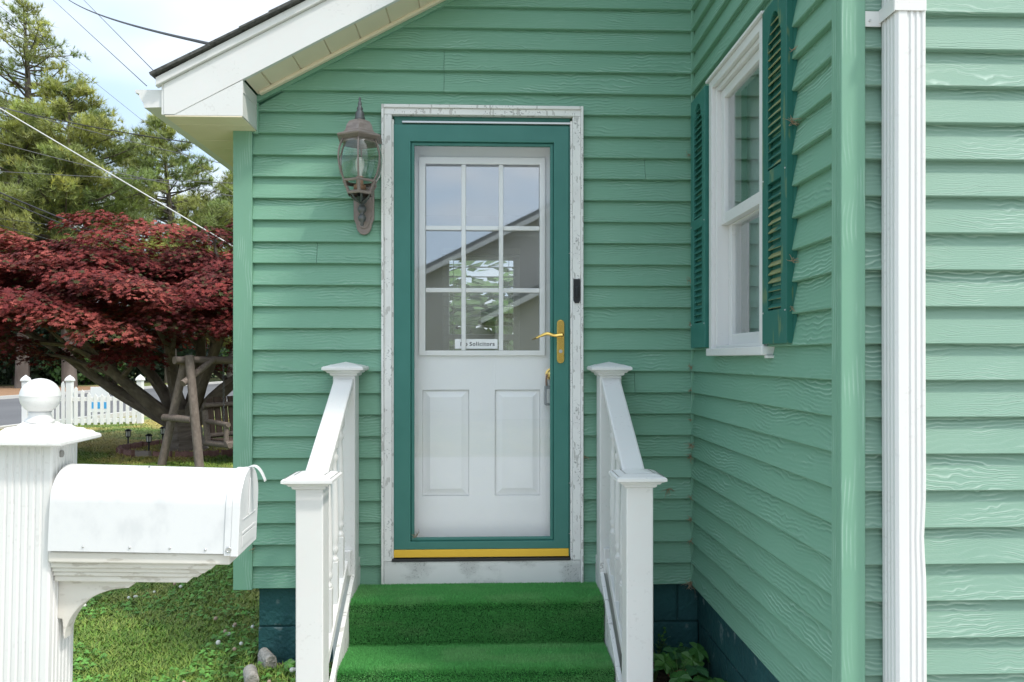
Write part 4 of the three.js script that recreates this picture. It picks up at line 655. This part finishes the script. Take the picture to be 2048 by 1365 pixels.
// red maple
{
  const t = thing('maple_tree', 'dark red Japanese maple with spreading low limbs behind the swing', 'tree', [-4.72, 0, -8.05]);
  const R = rng(21), br = [];
  br.push(limb([[0, -0.1, 0], [0.02, 0.18, 0], [-0.02, 0.42, 0.02], [0.0, 0.66, 0.0]], [0.40, 0.27, 0.23, 0.24], 14, 16, 0.35, 3));
  const ends = [];
  const mains = [[-1, 0.55, 0.25], [-0.75, 0.9, -0.3], [0.95, 0.62, 0.15], [0.5, 1.1, 0.35], [-0.25, 1.3, 0.2], [0.15, 1.2, -0.5], [-0.6, 0.75, 0.8], [0.75, 0.8, -0.6]];
  mains.forEach((d, k) => {
    const dv = V(...d).normalize(), L = 2.0 + R() * 0.6, a = V(dv.x * 0.12, 0.42, dv.z * 0.12), b = V(dv.x * L * 0.35, 0.50 + dv.y * L * 0.26 + (k % 3) * 0.10, dv.z * L * 0.35), c = V(dv.x * L * 0.7 + (R() - .5) * .3, 0.6 + dv.y * L * 0.62, dv.z * L * 0.7 + (R() - .5) * .3), e = V(dv.x * L * 1.05, 0.75 + dv.y * L * 0.85 + 0.2, dv.z * L * 1.05);
    br.push(limb([a, b, c, e], [0.125, 0.09, 0.06, 0.03], 14, 10, 0.3, 10 + k));
    for (let i = 0; i < 6; i++) { const s = 0.35 + 0.6 * R(), p = new THREE.CatmullRomCurve3([a, b, c, e]).getPoint(s), q = p.clone().add(V((R() - 0.5) * 2.2 + dv.x * 0.5, 0.25 + R() * 0.75, (R() - 0.5) * 2.2 + dv.z * 0.5)), m = p.clone().lerp(q, 0.5).add(V((R() - .5) * .3, 0.12, (R() - .5) * .3)); br.push(limb([p, m, q], [0.05, 0.032, 0.012], 8, 6, 0.2, i)); ends.push(q); }
  });
  mesh('trunk', br.slice(0, 1), barkMaple, t); mesh('limbs', br.slice(1), barkMaple, t);
  // leaf: seven narrow pointed lobes
  const tri = [], lob = [[0, 1], [0.75, 0.9], [-0.75, 0.9], [1.5, 0.68], [-1.5, 0.68], [2.25, 0.4], [-2.25, 0.4]];
  for (const [a, l] of lob) { const s = Math.sin(a), c = Math.cos(a), w = 0.15; tri.push([0, 0, 0, s * l * 0.5 - c * w, 0.03, c * l * 0.5 + s * w, s * l, -0.07 * l, c * l], [0, 0, 0, s * l, -0.07 * l, c * l, s * l * 0.5 + c * w, 0.03, c * l * 0.5 - s * w]); }
  const leaf = soup(tri.map((q) => q.map((v) => v * 0.050))); uvm(leaf);
  const tones = [[0.165, 0.024, 0.024], [0.225, 0.036, 0.030], [0.115, 0.022, 0.021], [0.32, 0.075, 0.058], [0.095, 0.044, 0.024], [0.065, 0.075, 0.024]];
  const list = []; const pads = [];
  for (let i = 0; i < 190; i++) {                                     // leaf pads over a domed, layered crown
    const a = R() * 2 * Math.PI, rr = Math.sqrt(R()), top = 3.50 - 1.05 * Math.pow(rr, 2.2) - 0.40 * R(), low = 1.62 + 0.28 * R() + 0.25 * (1 - rr), lay = Math.pow(R(), 0.75), y = lerp(low, top, lay);
    pads.push([V(-1.0 + rr * 3.6 * Math.cos(a), y, 0.45 + rr * 2.0 * Math.sin(a)), 0.42 + 0.36 * R(), 0.12 + 0.07 * R()]);
  }
  for (const e of ends) pads.push([e, 0.5, 0.18]);
  for (const [p, r, hh] of pads) {
    const n = Math.round(430 * r / 0.5), out = V(p.x + 0.5, 0, p.z).normalize(), tone = tones[Math.floor(R() * 4)];
    for (let i = 0; i < n; i++) {
      const a = R() * 2 * Math.PI, q = Math.sqrt(R()), x = p.x + r * q * Math.cos(a), z = p.z + r * q * Math.sin(a), y = p.y + hh * (1 - q * q) * (0.4 + 0.6 * R()) - 0.16 * q * q * R() - hh * 0.7 * R() * R();
      const nv = V((R() - 0.5) * 1.1 + out.x * 0.25 + Math.cos(a) * q * 0.5, 1, (R() - 0.5) * 1.1 + out.z * 0.25 + Math.sin(a) * q * 0.5).normalize(); Q.setFromUnitVectors(UPV, nv).multiply(Q2.setFromAxisAngle(UPV, R() * 6.28)); const k = 0.75 + 0.6 * R(), to = R() < 0.6 ? tone : tones[Math.floor(R() * 6)], v = 0.75 + 0.5 * R();
      list.push({ m: new THREE.Matrix4().compose(V(x, y, z), Q, V(k, k, k)), c: rgb(to[0] * v, to[1] * v, to[2] * v) });
    }
  }
  instanced('crown', leaf, phys({ color: 0xffffff, roughness: 0.75, specularIntensity: 0.35, side: THREE.DoubleSide, transmission: 0.25, thickness: 0 }), list, t);
}
// pines beyond the street
const tuftGeo = (() => { const R = rng(2), t = []; for (let i = 0; i < 16; i++) { const a = R() * 6.28, e = 0.15 + R() * 1.15, d = V(Math.cos(a) * Math.cos(e), Math.sin(e), Math.sin(a) * Math.cos(e)), s = V(-d.z, 0, d.x).normalize().multiplyScalar(0.040), L = 0.75 + 0.4 * R(); t.push([s.x, 0, s.z, -s.x, 0, -s.z, d.x * L, d.y * L, d.z * L]); } return uvm(soup(t)); })();
const pineMat = phys({ color: 0xffffff, roughness: 0.9, side: THREE.DoubleSide, transmission: 0.35, thickness: 0 });
function pine(x, z, Ht, rad, base, open, seed, label) {
  const t = thing('pine_tree', label, 'tree', [x, 0, z], 0, 'pines beyond the street'), R = rng(seed), list = [], br = [];
  const lean = (R() - 0.5) * 0.06 * Ht, at = (y) => V(lean * Math.pow(Math.max(0, y) / Ht, 1.5) + 0.15 * Math.sin(y * 0.5 + seed), y, 0.12 * Math.sin(y * 0.43 + seed * 2));
  mesh('trunk', limb([at(-0.2), at(Ht * 0.25), at(Ht * 0.5), at(Ht * 0.75), at(Ht * 0.99)], [Ht * 0.024, Ht * 0.019, Ht * 0.014, Ht * 0.008, 0.03], 26, 10, 0.12, seed), barkPine, t);
  const nb = Math.round(Ht * (open ? 4.2 : 7.5));
  for (let i = 0; i < nb; i++) {
    const s = (i + R()) / nb, y = lerp(base, Ht * 0.985, s), a = R() * 6.28, shape = Math.sin(Math.PI * clamp(0.16 + 0.80 * s)) * (0.7 + 0.3 * (1 - s)), L = rad * Math.max(0.12, shape) * (0.65 + 0.5 * R()), p = at(y), dr = 0.16 + 0.32 * s + 0.2 * (R() - 0.5);
    const tip = V(p.x + Math.cos(a) * L, y + L * dr, p.z + Math.sin(a) * L), mid = p.clone().lerp(tip, 0.5).add(V(0, -L * 0.06 + (R() - .5) * .2, 0)); const cur = new THREE.CatmullRomCurve3([p, mid, tip]);
    br.push(limb([p, mid, tip], [0.02 + L * 0.016, 0.014 + L * 0.008, 0.012], 5, 5));
    const nt = Math.round(L * (open ? 9 : 20)) + 6; const shade = 0.75 + 0.5 * R(), warm = R();
    for (let k = 0; k < nt; k++) {
      const u = 0.25 + 0.75 * Math.pow(R(), 0.6), q = cur.getPoint(u), sp = 0.14 + 0.30 * L * 0.30; q.add(V((R() - 0.5) * sp * 2.6, (R() - 0.35) * sp * 0.9, (R() - 0.5) * sp * 2.6));
      const nv = V(Math.cos(a) * 0.5 + (R() - 0.5) * 1.3, 0.75 + R() * 0.4, Math.sin(a) * 0.5 + (R() - 0.5) * 1.3).normalize(); Q.setFromUnitVectors(UPV, nv).multiply(Q2.setFromAxisAngle(UPV, R() * 6.28)); const sc = (0.26 + 0.20 * R()) * (open ? 0.9 : 1.1), v = shade * (0.7 + 0.6 * R());
      list.push({ m: new THREE.Matrix4().compose(q, Q, V(sc, sc, sc)), c: rgb((0.21 + 0.20 * warm) * v, (0.29 + 0.13 * warm) * v, (0.075 + 0.02 * warm) * v) });
    }
  }
  mesh('branches', br, barkPine, t); instanced('crown', tuftGeo, pineMat, list, t); return t;
}
pine(-26.0, -38.0, 21.5, 3.6, 12.5, true, 31, 'tallest pine with an open top showing sky between its branches');
pine(-22.9, -33.0, 13.0, 5.0, 3.6, false, 32, 'broad pine at the left edge with a thick grey trunk');
pine(-21.4, -34.2, 15.5, 4.6, 5.0, false, 33, 'bushy pine with the trunk leaning behind the fence ball');
pine(-26.8, -42.0, 15.0, 5.2, 4.0, false, 34, 'thin trunked pine standing farther back between two others');
pine(-19.0, -41.0, 16.0, 5.0, 3.5, false, 35, 'wide pine rising above the middle of the red maple');
pine(-16.4, -44.0, 13.2, 4.8, 2.0, false, 36, 'light green pine behind the right side of the maple');
pine(-14.0, -47.0, 11.5, 4.4, 1.5, false, 37, 'small pine farthest right, beside the house corner');
pine(-31.5, -41.0, 14.0, 5.0, 3.0, false, 38, 'dark pine half cut off at the left picture edge');
// shrubs under the pines
{
  const lf = soup([[0, 0, 0, 0.5, 0.06, 0.35, 0, 0, 1], [0, 0, 0, 0, 0, 1, -0.5, 0.06, 0.35]]); uvm(lf);
  const R = rng(51), mat = phys({ color: 0xffffff, roughness: 0.6, side: THREE.DoubleSide, transmission: 0.25, thickness: 0 });
  const shrub = (x, z, rx, ry, label, dark) => { const t = thing('shrub', label, 'shrub', [x, 0, z], 0, 'shrubs under the pines'), list = [], n = Math.round(900 * rx * ry), st = [];
    for (let i = 0; i < 7; i++) { const a = R() * 6.28; st.push(limb([[0, -0.05, 0], [Math.cos(a) * rx * 0.3, ry * 0.5, Math.sin(a) * rx * 0.3], [Math.cos(a) * rx * 0.6, ry * 1.2, Math.sin(a) * rx * 0.6]], [0.06, 0.04, 0.01], 6, 5)); }
    mesh('stems', st, barkPine, t);
    for (let i = 0; i < n; i++) { const d = V(R() - 0.5, R() - 0.42, R() - 0.5).normalize(), r = Math.pow(R(), 0.33) * (0.78 + 0.4 * vn(d.x * 3 + 9, d.y * 3 + d.z * 2 + 9, 99, 99, 60)); const p = V(d.x * rx * r, Math.max(0.05, ry * 0.85 + d.y * ry * r), d.z * rx * r), nv = V(d.x + (R() - .5), d.y + 0.6, d.z + (R() - .5)).normalize(); Q.setFromUnitVectors(UPV, nv).multiply(Q2.setFromAxisAngle(UPV, R() * 6.28)); const k = 0.14 + 0.12 * R(), v = 0.6 + 0.8 * R(); list.push({ m: new THREE.Matrix4().compose(p, Q, V(k, k, k)), c: dark ? rgb(0.035 * v, 0.075 * v, 0.025 * v) : rgb(0.09 * v, 0.19 * v, 0.035 * v) }); }
    instanced('foliage', lf, mat, list, t); };
  const names = ['dark evergreen shrub at the left picture edge under the pines', 'dark evergreen shrub between the two thick pine trunks', 'tall dark shrub behind the leaning pine trunk', 'bright leafy shrub glimpsed under the maple limbs', 'mid green shrub behind the picket fence corner', 'low shrub beyond the street behind the maple trunk', 'far shrub across the street right of the maple trunk', 'far shrub beside the house corner across the street', 'large dark shrub rising behind the pine trunks', 'large dark shrub filling the gap left of the maple', 'tall far shrub behind the maple crown', 'far dark shrub at the right behind the swing', 'bushy shrub added behind the house to darken the view through the far window'];
  [[-28, -35.5, 3.2, 2.2, 1], [-27.4, -40, 3.0, 2.4, 1], [-25, -39.5, 2.8, 2.4, 1], [-22.6, -38.2, 2.2, 1.5, 0], [-24.2, -43.5, 3.2, 2.2, 1], [-21.5, -46, 3.4, 1.9, 1], [-18.8, -54, 3.6, 1.8, 0], [-16, -60, 4.2, 2.0, 1], [-31, -44, 3.6, 3.0, 1], [-23, -50, 4.4, 3.0, 1], [-20, -62, 5.5, 3.4, 1], [-12.8, -63, 5.0, 3.2, 1], [0.1, -5.6, 1.9, 1.5, 0]].forEach(([x, z, rx, ry, d], i) => shrub(x, z, rx, ry, names[i], d));  // last shrub is added to darken the bright view through the far window
}

// ---------------------------------------------------------------- overhead wires
{
  const dk = std({ color: rgb(0.03, 0.03, 0.032), roughness: 0.6 }), gr = std({ color: rgb(0.13, 0.13, 0.13), roughness: 0.6 }), wh = std({ color: rgb(0.62, 0.62, 0.60), roughness: 0.5 });
  const wire = (a, b, sag, r, mat, label) => { const p = []; for (let i = 0; i <= 10; i++) { const u = i / 10; p.push([lerp(a[0], b[0], u), lerp(a[1], b[1], u) - sag * 4 * u * (1 - u), lerp(a[2], b[2], u)]); } single('utility_wire', tube(p, r, 40, 6), mat, label, 'wire', 'overhead wires'); };
  wire([-7.61, 7.974, -10], [-1.414, 3.053, -0.3], 0.06, 0.008, dk, 'thick black service cable running down to the roof edge');
  wire([-10.233, 9.91, -14], [-4.366, 4.947, -6], 0, 0.006, dk, 'left of two thin wires crossing the open sky');
  wire([-9.528, 9.922, -14], [-4.252, 5.115, -6], 0, 0.006, dk, 'right of two thin wires crossing the open sky');
  wire([-13.534, 11.302, -16], [-6.029, 5.269, -16], 0, 0.006, gr, 'long straight thin wire falling from the top left to the corner board');
  wire([-14.927, 8.925, -18], [-8.092, 7.694, -18], 0.12, 0.016, dk, 'sagging dark cable crossing in front of the upper pines');
  wire([-14.23, 8.604, -17], [-6.339, 6.65, -17], 0.05, 0.01, gr, 'thin grey wire just below the sagging dark cable');
  wire([-10.952, 7.142, -12], [-4.789, 3.482, -12], 0, 0.014, wh, 'thick white cable falling steeply across the pines');
  wire([-14.23, 7.613, -17], [-6.339, 5.855, -17], 0.12, 0.011, gr, 'grey wire through the middle of the pines');
  wire([-14.927, 6.905, -18], [-6.65, 6.553, -18], 0.02, 0.01, gr, 'nearly level grey wire across the pines');
  wire([-12.142, 5.652, -14], [-8.449, 4.122, -14], 0.02, 0.018, dk, 'uppermost of the bundled dark cables at the left edge');
  wire([-12.281, 5.582, -14.2], [-8.546, 4.057, -14.2], 0.04, 0.014, dk, 'lower of the bundled dark cables at the left edge');
  wire([-14.23, 5.412, -17], [-6.339, 4.601, -17], 0.05, 0.01, dk, 'thin dark wire just above the maple crown');
  wire([-13.534, 5.192, -16], [-9.418, 4.06, -16], 0.05, 0.01, dk, 'thin dark wire dropping behind the maple crown at left');
}

// ---------------------------------------------------------------- grass, clover, weeds, small things
{
  const R = rng(61), blade = []; for (let i = 0; i < 7; i++) { const a = R() * 6.28, e = 0.25 + R() * 0.5, x = (R() - 0.5) * 0.5, z = (R() - 0.5) * 0.5, s = Math.sin(a), c = Math.cos(a), w = 0.065, l = 0.7 + 0.5 * R(); const m = [x + s * 0.25 * l * e, 0.55 * l, z + c * 0.25 * l * e], t = [x + s * 0.8 * l * e, 0.85 * l, z + c * 0.8 * l * e]; blade.push([x - c * w, 0, z + s * w, x + c * w, 0, z - s * w, m[0] + c * w * 0.8, m[1], m[2] - s * w * 0.8], [x - c * w, 0, z + s * w, m[0] + c * w * 0.8, m[1], m[2] - s * w * 0.8, m[0] - c * w * 0.8, m[1], m[2] + s * w * 0.8], [m[0] - c * w * 0.8, m[1], m[2] + s * w * 0.8, m[0] + c * w * 0.8, m[1], m[2] - s * w * 0.8, ...t]); }
  const g = uvm(soup(blade)), list = [], fl = [], lv = [];
  let n = 0; const inBlock = (x, z) => (x > -1.12 && z < 0.06) || (x > -0.66 && z < 0.8) || (x > -0.9 && z > 0.45) || (x > -3.3 && z > 3.05) || x < roadNear(z) + 0.2;
  for (let tries = 0; tries < 900000 && n < 190000; tries++) {
    const dist = 1.2 + Math.pow(R(), 1.25) * 17.5, az = lerp(-0.745, -0.16, R()), x = dist * Math.sin(az) / 1, z = 3.44 - dist * Math.cos(az); if (inBlock(x, z)) continue;
    const d0 = Math.hypot(x + 4.4, (z + 7.7) * 1.35), bare = d0 < 2.3 ? 0.9 * smooth(2.5, 1.2, d0) : 0; if (R() < bare * (0.6 + 0.6 * fbm(x / 20 + 2, z / 20 + 2, 60, 60, 3, 71))) continue;
    const L = lawnTone(x, z), dry = clamp(L.dry * smooth(2.2, 6.0, dist) + 0.10 + (R() - 0.5) * 0.5), h = (0.026 + 0.022 * R()) * (1 + 0.05 * dist), v = 0.7 + 0.6 * R(), c = mix3([0.135, 0.27, 0.022], [0.52, 0.44, 0.13], dry);
    list.push({ m: new THREE.Matrix4().compose(V(x, 0, z), Q.setFromAxisAngle(UPV, R() * 6.28), V(h * (1.0 + dist * 0.05), h, h * (1.0 + dist * 0.05))), c: rgb(c[0] * v, c[1] * v, c[2] * v) }); n++;
    if (dist < 7 && R() < 0.22 && fbm(x / 20 + 2, z / 20 + 2, 50, 50, 3, 81) > 0.45) { Q.setFromUnitVectors(UPV, V((R() - .5) * .8, 1, (R() - .5) * .8).normalize()); const k = 0.007 + 0.006 * R(), w = 0.7 + 0.6 * R(); lv.push({ m: new THREE.Matrix4().compose(V(x, h * (0.6 + 0.5 * R()), z), Q, V(k, k, k)), c: rgb(0.10 * w, 0.26 * w, 0.04 * w) }); }
    if (R() < 0.0055 * smooth(9, 4, dist) && fbm(x / 20 + 2, z / 20 + 2, 40, 40, 3, 91) > 0.46) { const k = 0.008 + 0.004 * R(); fl.push({ m: new THREE.Matrix4().compose(V(x, h + 0.008, z), Q.identity(), V(k, k, k)), c: R() < 0.75 ? rgb(0.72, 0.70, 0.64) : rgb(0.42, 0.30, 0.22) }); }
  }
  const gi = instanced('grass', g, phys({ color: 0xffffff, roughness: 0.65, side: THREE.DoubleSide, transmission: 0.25, thickness: 0 }), list); gi.userData = { kind: 'stuff', label: 'mown lawn grass around the mailbox and maple', category: 'grass' };
  const tri = []; for (let k = 0; k < 3; k++) { const a = k * 2.094; for (let j = 0; j < 6; j++) { const f = (q) => { const b = q / 6 * 6.283; const px = 0.75 + 0.72 * Math.cos(b), pz = 0.62 * Math.sin(b); return [px * Math.cos(a) - pz * Math.sin(a), 0.12 * px, px * Math.sin(a) + pz * Math.cos(a)]; }; tri.push([0, 0, 0, ...f(j), ...f(j + 1)].slice(0, 9)); tri[tri.length - 1] = [0.75 * Math.cos(a), 0.1, 0.75 * Math.sin(a), ...f(j + 1), ...f(j)]; } }
  const ci = instanced('clover_leaves', uvm(soup(tri)), std({ color: 0xffffff, roughness: 0.7, side: THREE.DoubleSide }), lv); ci.userData = { kind: 'stuff', label: 'clover leaves among the near lawn grass', category: 'clover' };
  const fg = new THREE.IcosahedronGeometry(1, 1); uvm(fg); const fi = instanced('clover_flowers', fg, std({ color: 0xffffff, roughness: 0.9 }), fl); fi.userData = { kind: 'stuff', label: 'small white clover flowers dotted over the near lawn', category: 'flowers' };
}
// broad leaf, lobed like a vine's
function lobedLeaf(size, mat, pos, nv, spin, parent) {
  const o = [], n = 40; for (let i = 0; i < n; i++) { const a = i / n * 2 * Math.PI, r = (0.62 + 0.30 * Math.pow(Math.abs(Math.cos(a * 2.5)), 1.4) + 0.05 * Math.cos(a * 15)) * (1 - 0.35 * Math.pow(Math.max(0, -Math.cos(a)), 6)); o.push([r * Math.sin(a), r * Math.cos(a)]); }
  const tr = []; for (let i = 0; i < n; i++) { const p = o[i], q = o[(i + 1) % n], hh = ([x, z]) => -0.22 * (x * x + z * z) + 0.10 * Math.abs(Math.sin(Math.atan2(x, z) * 2.5)); tr.push([0, 0, 0, q[0], hh(q), q[1], p[0], hh(p), p[1]]); }
  const g = uvm(soup(tr.map((t) => t.map((v) => v * size)))); Q.setFromUnitVectors(UPV, nv.clone().normalize()).multiply(Q2.setFromAxisAngle(UPV, spin)); g.applyQuaternion(Q); g.translate(...pos); return mesh('leaf', g, mat, parent);
}
{
  const R = rng(71), lm = [[0.05, 0.17, 0.03], [0.08, 0.22, 0.035], [0.04, 0.14, 0.045]].map((c) => phys({ color: rgb(...c), roughness: 0.5, side: THREE.DoubleSide, transmission: 0.2, thickness: 0 })), stem = std({ color: rgb(0.09, 0.15, 0.04), roughness: 0.7 });
  const weed = (x, z, n, sp, hgt, size, label) => { const t = thing('weed_plant', label, 'weed', [x, 0.008, z], 0, 'weeds by the foundation'); for (let i = 0; i < n; i++) { const a = i / n * 6.28 + R(), r = sp * (0.35 + 0.65 * R()), y = hgt * (0.5 + 0.6 * R()), p = [Math.cos(a) * r, y, Math.sin(a) * r]; mesh('stem', limb([[0, -0.01, 0], [p[0] * 0.4, y * 0.7, p[2] * 0.4], p], [0.003, 0.0025, 0.0015], 6, 5), stem, t); lobedLeaf(size * (0.7 + 0.5 * R()), lm[i % 3], p, V(Math.cos(a) * 0.4, 1, Math.sin(a) * 0.4 + 0.35), R() * 6, t); } };
  weed(0.745, 0.22, 9, 0.12, 0.11, 0.068, 'broad leaved weed at the foundation, partly behind the right railing post');
  weed(0.915, 0.17, 7, 0.10, 0.12, 0.060, 'lobed leaf weed in the inside corner of the foundation');
  weed(0.90, 0.42, 8, 0.11, 0.09, 0.066, 'lobed leaf weed nearest the wing foundation, at the bottom edge');
  weed(-0.905, 0.06, 4, 0.05, 0.05, 0.030, 'small seedling weed by the left foundation');
  weed(-0.80, 0.10, 3, 0.035, 0.035, 0.028, 'tiny seedling weed beside the left railing post');
  for (const [x, z, lb] of [[0.80, 0.05, 'fine leaved weed against the back foundation wall'], [0.86, 0.10, 'fine leaved weed between the two lobed weeds'], [0.83, 0.33, 'fine leaved weed in front of the dry stick']]) { const t = thing('weed_plant', lb, 'weed', [x, 0.008, z], 0, 'weeds by the foundation'); for (let i = 0; i < 5; i++) { const a = R() * 6.28, tip = [Math.cos(a) * 0.06, 0.10 + 0.07 * R(), Math.sin(a) * 0.05]; mesh('stem', limb([[0, -0.01, 0], [tip[0] * 0.4, tip[1] * 0.6, tip[2] * 0.4], tip], [0.002, 0.0018, 0.001], 5, 4), stem, t); for (let k = 0; k < 7; k++) { const u = 0.35 + 0.65 * k / 6, b = R() * 6.28; const g = soup([[0, 0, 0, 0.35, 0.05, 0.45, 0, 0, 1], [0, 0, 0, 0, 0, 1, -0.35, 0.05, 0.45]].map((q) => q.map((v) => v * (0.018 + 0.012 * R())))); uvm(g); g.rotateX(-0.4); g.rotateY(b); g.translate(tip[0] * u, tip[1] * u, tip[2] * u); mesh('leaf', g, lm[(i + k) % 2], t); } } }
  single('dry_stick', limb([[0.80, 0.052, 0.255], [0.86, 0.058, 0.25], [0.935, 0.066, 0.235]], [0.010, 0.012, 0.010], 10, 8, 0.3), std({ color: rgb(0.33, 0.17, 0.10), roughness: 0.9 }), 'dry brown stick lying among the weeds in the inside corner', 'stick');
  const stoneMat = std({ map: tex(256, 256, 0.2, 0.2, (u, v) => mix3([0.22, 0.20, 0.17], [0.50, 0.46, 0.41], fbm(u, v, 22, 22, 3, 251))), roughness: 0.95, bumpMap: tex(256, 256, 0.2, 0.2, (u, v) => fbm(u, v, 24, 24, 3, 253), false), bumpScale: 0.006 });
  const stone = (x, z, w, h, d, a, label) => { const o = []; for (let i = 0; i <= 10; i++) { const t = i / 10 * Math.PI; o.push([w / 2 * Math.cos(t), h * 0.6 + h * 0.4 * Math.sin(t)]); } const g = prism([[-w / 2, -0.02], [w / 2, -0.02], ...o], d, 0.006).translate(0, 0, -d / 2); g.rotateY(a); g.translate(x, 0.004, z); single('edging_stone', g, stoneMat, label, 'stone', 'rounded edging stones by the foundation corner'); };
  stone(-1.025, 0.03, 0.055, 0.085, 0.12, 0.6, 'rounded concrete edging stone leaning on the foundation corner'); stone(-1.045, 0.20, 0.06, 0.075, 0.12, 0.4, 'rounded concrete edging stone nearest the bottom edge left of the post');
}
// dried vine caught in the siding
{
  const R = rng(81);
  const tuft = (p, out, s, n, label) => { const gs = []; for (let i = 0; i < n; i++) { const d = V((R() - 0.5) * 2 + out[0], (R() - 0.6) * 1.6 + out[1], (R() - 0.3) + out[2]).normalize().multiplyScalar(s * (0.4 + 0.7 * R())), m = d.clone().multiplyScalar(0.5).add(V((R() - .5) * s * .5, (R() - .5) * s * .5, (R() - .5) * s * .3)); gs.push(limb([[0, 0, 0], m, d], [0.0014, 0.0010, 0.0005], 5, 4)); } const g = merge(gs); g.translate(...p); single('dried_vine', g, dryVine, label, 'dried vine', 'dried vine tufts on the siding'); };
  const nth = ['first', 'second', 'third', 'fourth', 'fifth', 'sixth', 'seventh', 'eighth', 'ninth', 'tenth', 'eleventh', 'twelfth']; let kt = 0;
  for (const [y, s, n] of [[0.385, 0.05, 26], [0.585, 0.03, 14], [0.69, 0.032, 16], [0.79, 0.03, 10], [0.985, 0.035, 18], [1.04, 0.04, 16], [1.16, 0.02, 8], [1.30, 0.025, 9], [1.41, 0.03, 12], [1.62, 0.028, 10], [1.82, 0.03, 10], [2.42, 0.04, 10]]) tuft([XR - 0.022, y, 0.024], [-0.3, 0, 0.5], s, n, `dry vine tuft in the inside corner of the siding, ${nth[kt++]} from the ground`);
  tuft([0.86, 0.83, 0.016], [0, -0.8, 0.2], 0.05, 8, 'thin dry vine strand on the boards right of the steps');
  tuft([0.965, 2.20, 1.172], [-0.2, 0.2, 0.6], 0.05, 14, 'dry vine tuft at the outer edge of the algae streaked shutter'); tuft([0.968, 2.43, 1.172], [-0.2, 0, 0.5], 0.03, 8, 'small dry vine tuft near the top of the algae streaked shutter'); tuft([0.968, 1.76, 1.172], [-0.2, 0.1, 0.5], 0.03, 8, 'dry vine tuft beside the lower half of the algae streaked shutter'); tuft([0.968, 1.61, 1.172], [-0.1, 0, 0.9], 0.03, 6, 'dry vine wisp beside the foot of the algae streaked shutter');
  tuft([-0.338, 0.612, 0.022], [-0.2, 0.8, 0.2], 0.04, 10, 'dry straw wisp in the lower left corner of the storm door glass'); tuft([0.458, 0.98, 0.018], [0.3, 0, 0.2], 0.03, 7, 'dry vine wisp beside the right door casing'); tuft([-1.10, 0.56, 0.02], [0.5, 0.2, 0.2], 0.03, 8, 'dry straw wisp behind the mailbox on the corner board');
}

// ---------------------------------------------------------------- the house across the drive (mirrored in the door glass)
{
  const n = thing('neighbour_house', 'beige gabled house with a grey roof across the drive', 'house', [0, 0, 0]);
  const bw = std({ color: rgb(0.60, 0.58, 0.53), roughness: 0.7 }), rf = std({ color: rgb(0.26, 0.265, 0.27), roughness: 0.9 }), wh = std({ color: rgb(0.78, 0.78, 0.77), roughness: 0.5 });
  const Z = 15; const gable = (x0, x1, ye, z0, z1, ov) => { const xm = (x0 + x1) / 2, yr = ye + (x1 - x0) / 2 * 0.5; const w = prism([[x0, 0], [x1, 0], [x1, ye], [xm, yr], [x0, ye]], z1 - z0).translate(0, 0, z0); mesh('wall', w, bw, n);
    for (const s of [-1, 1]) { const xe = s < 0 ? x0 - ov : x1 + ov, yE = ye - ov * 0.5; const r = prism(s < 0 ? [[xe, yE], [xm, yr], [xm, yr + 0.12], [xe, yE + 0.12]] : [[xm, yr], [xe, yE], [xe, yE + 0.12], [xm, yr + 0.12]], z1 - z0 + 2 * ov).translate(0, 0.003, z0 - ov); mesh('roof', r, rf, n); const tm = prism(s < 0 ? [[xe, yE - 0.14], [xm, yr - 0.14], [xm, yr], [xe, yE]] : [[xm, yr - 0.14], [xe, yE - 0.14], [xe, yE], [xm, yr]], 0.03).translate(0, 0, z0 - ov + 0.002); mesh('rake_trim', tm, wh, n); } };
  gable(-3.6, 8.4, 3.0, Z + 2, Z + 10, 0.4); gable(0.2, 6.4, 2.6, Z - 1, Z + 1.98, 0.35);
  for (const [x, y, w, h, z] of [[2.0, 1.0, 1.1, 1.3, Z - 1], [4.2, 0.15, 0.95, 2.0, Z - 1]]) { const wi = mesh('window', bx(x - 0.08, x + w + 0.08, y - 0.08, y + h + 0.08, z - 0.05, z - 0.002, 0.004), wh, n); mesh('pane', bx(x, x + w, y, y + h, z - 0.058, z - 0.0505, 0), black, wi); }
}

renderer.render(scene, camera);
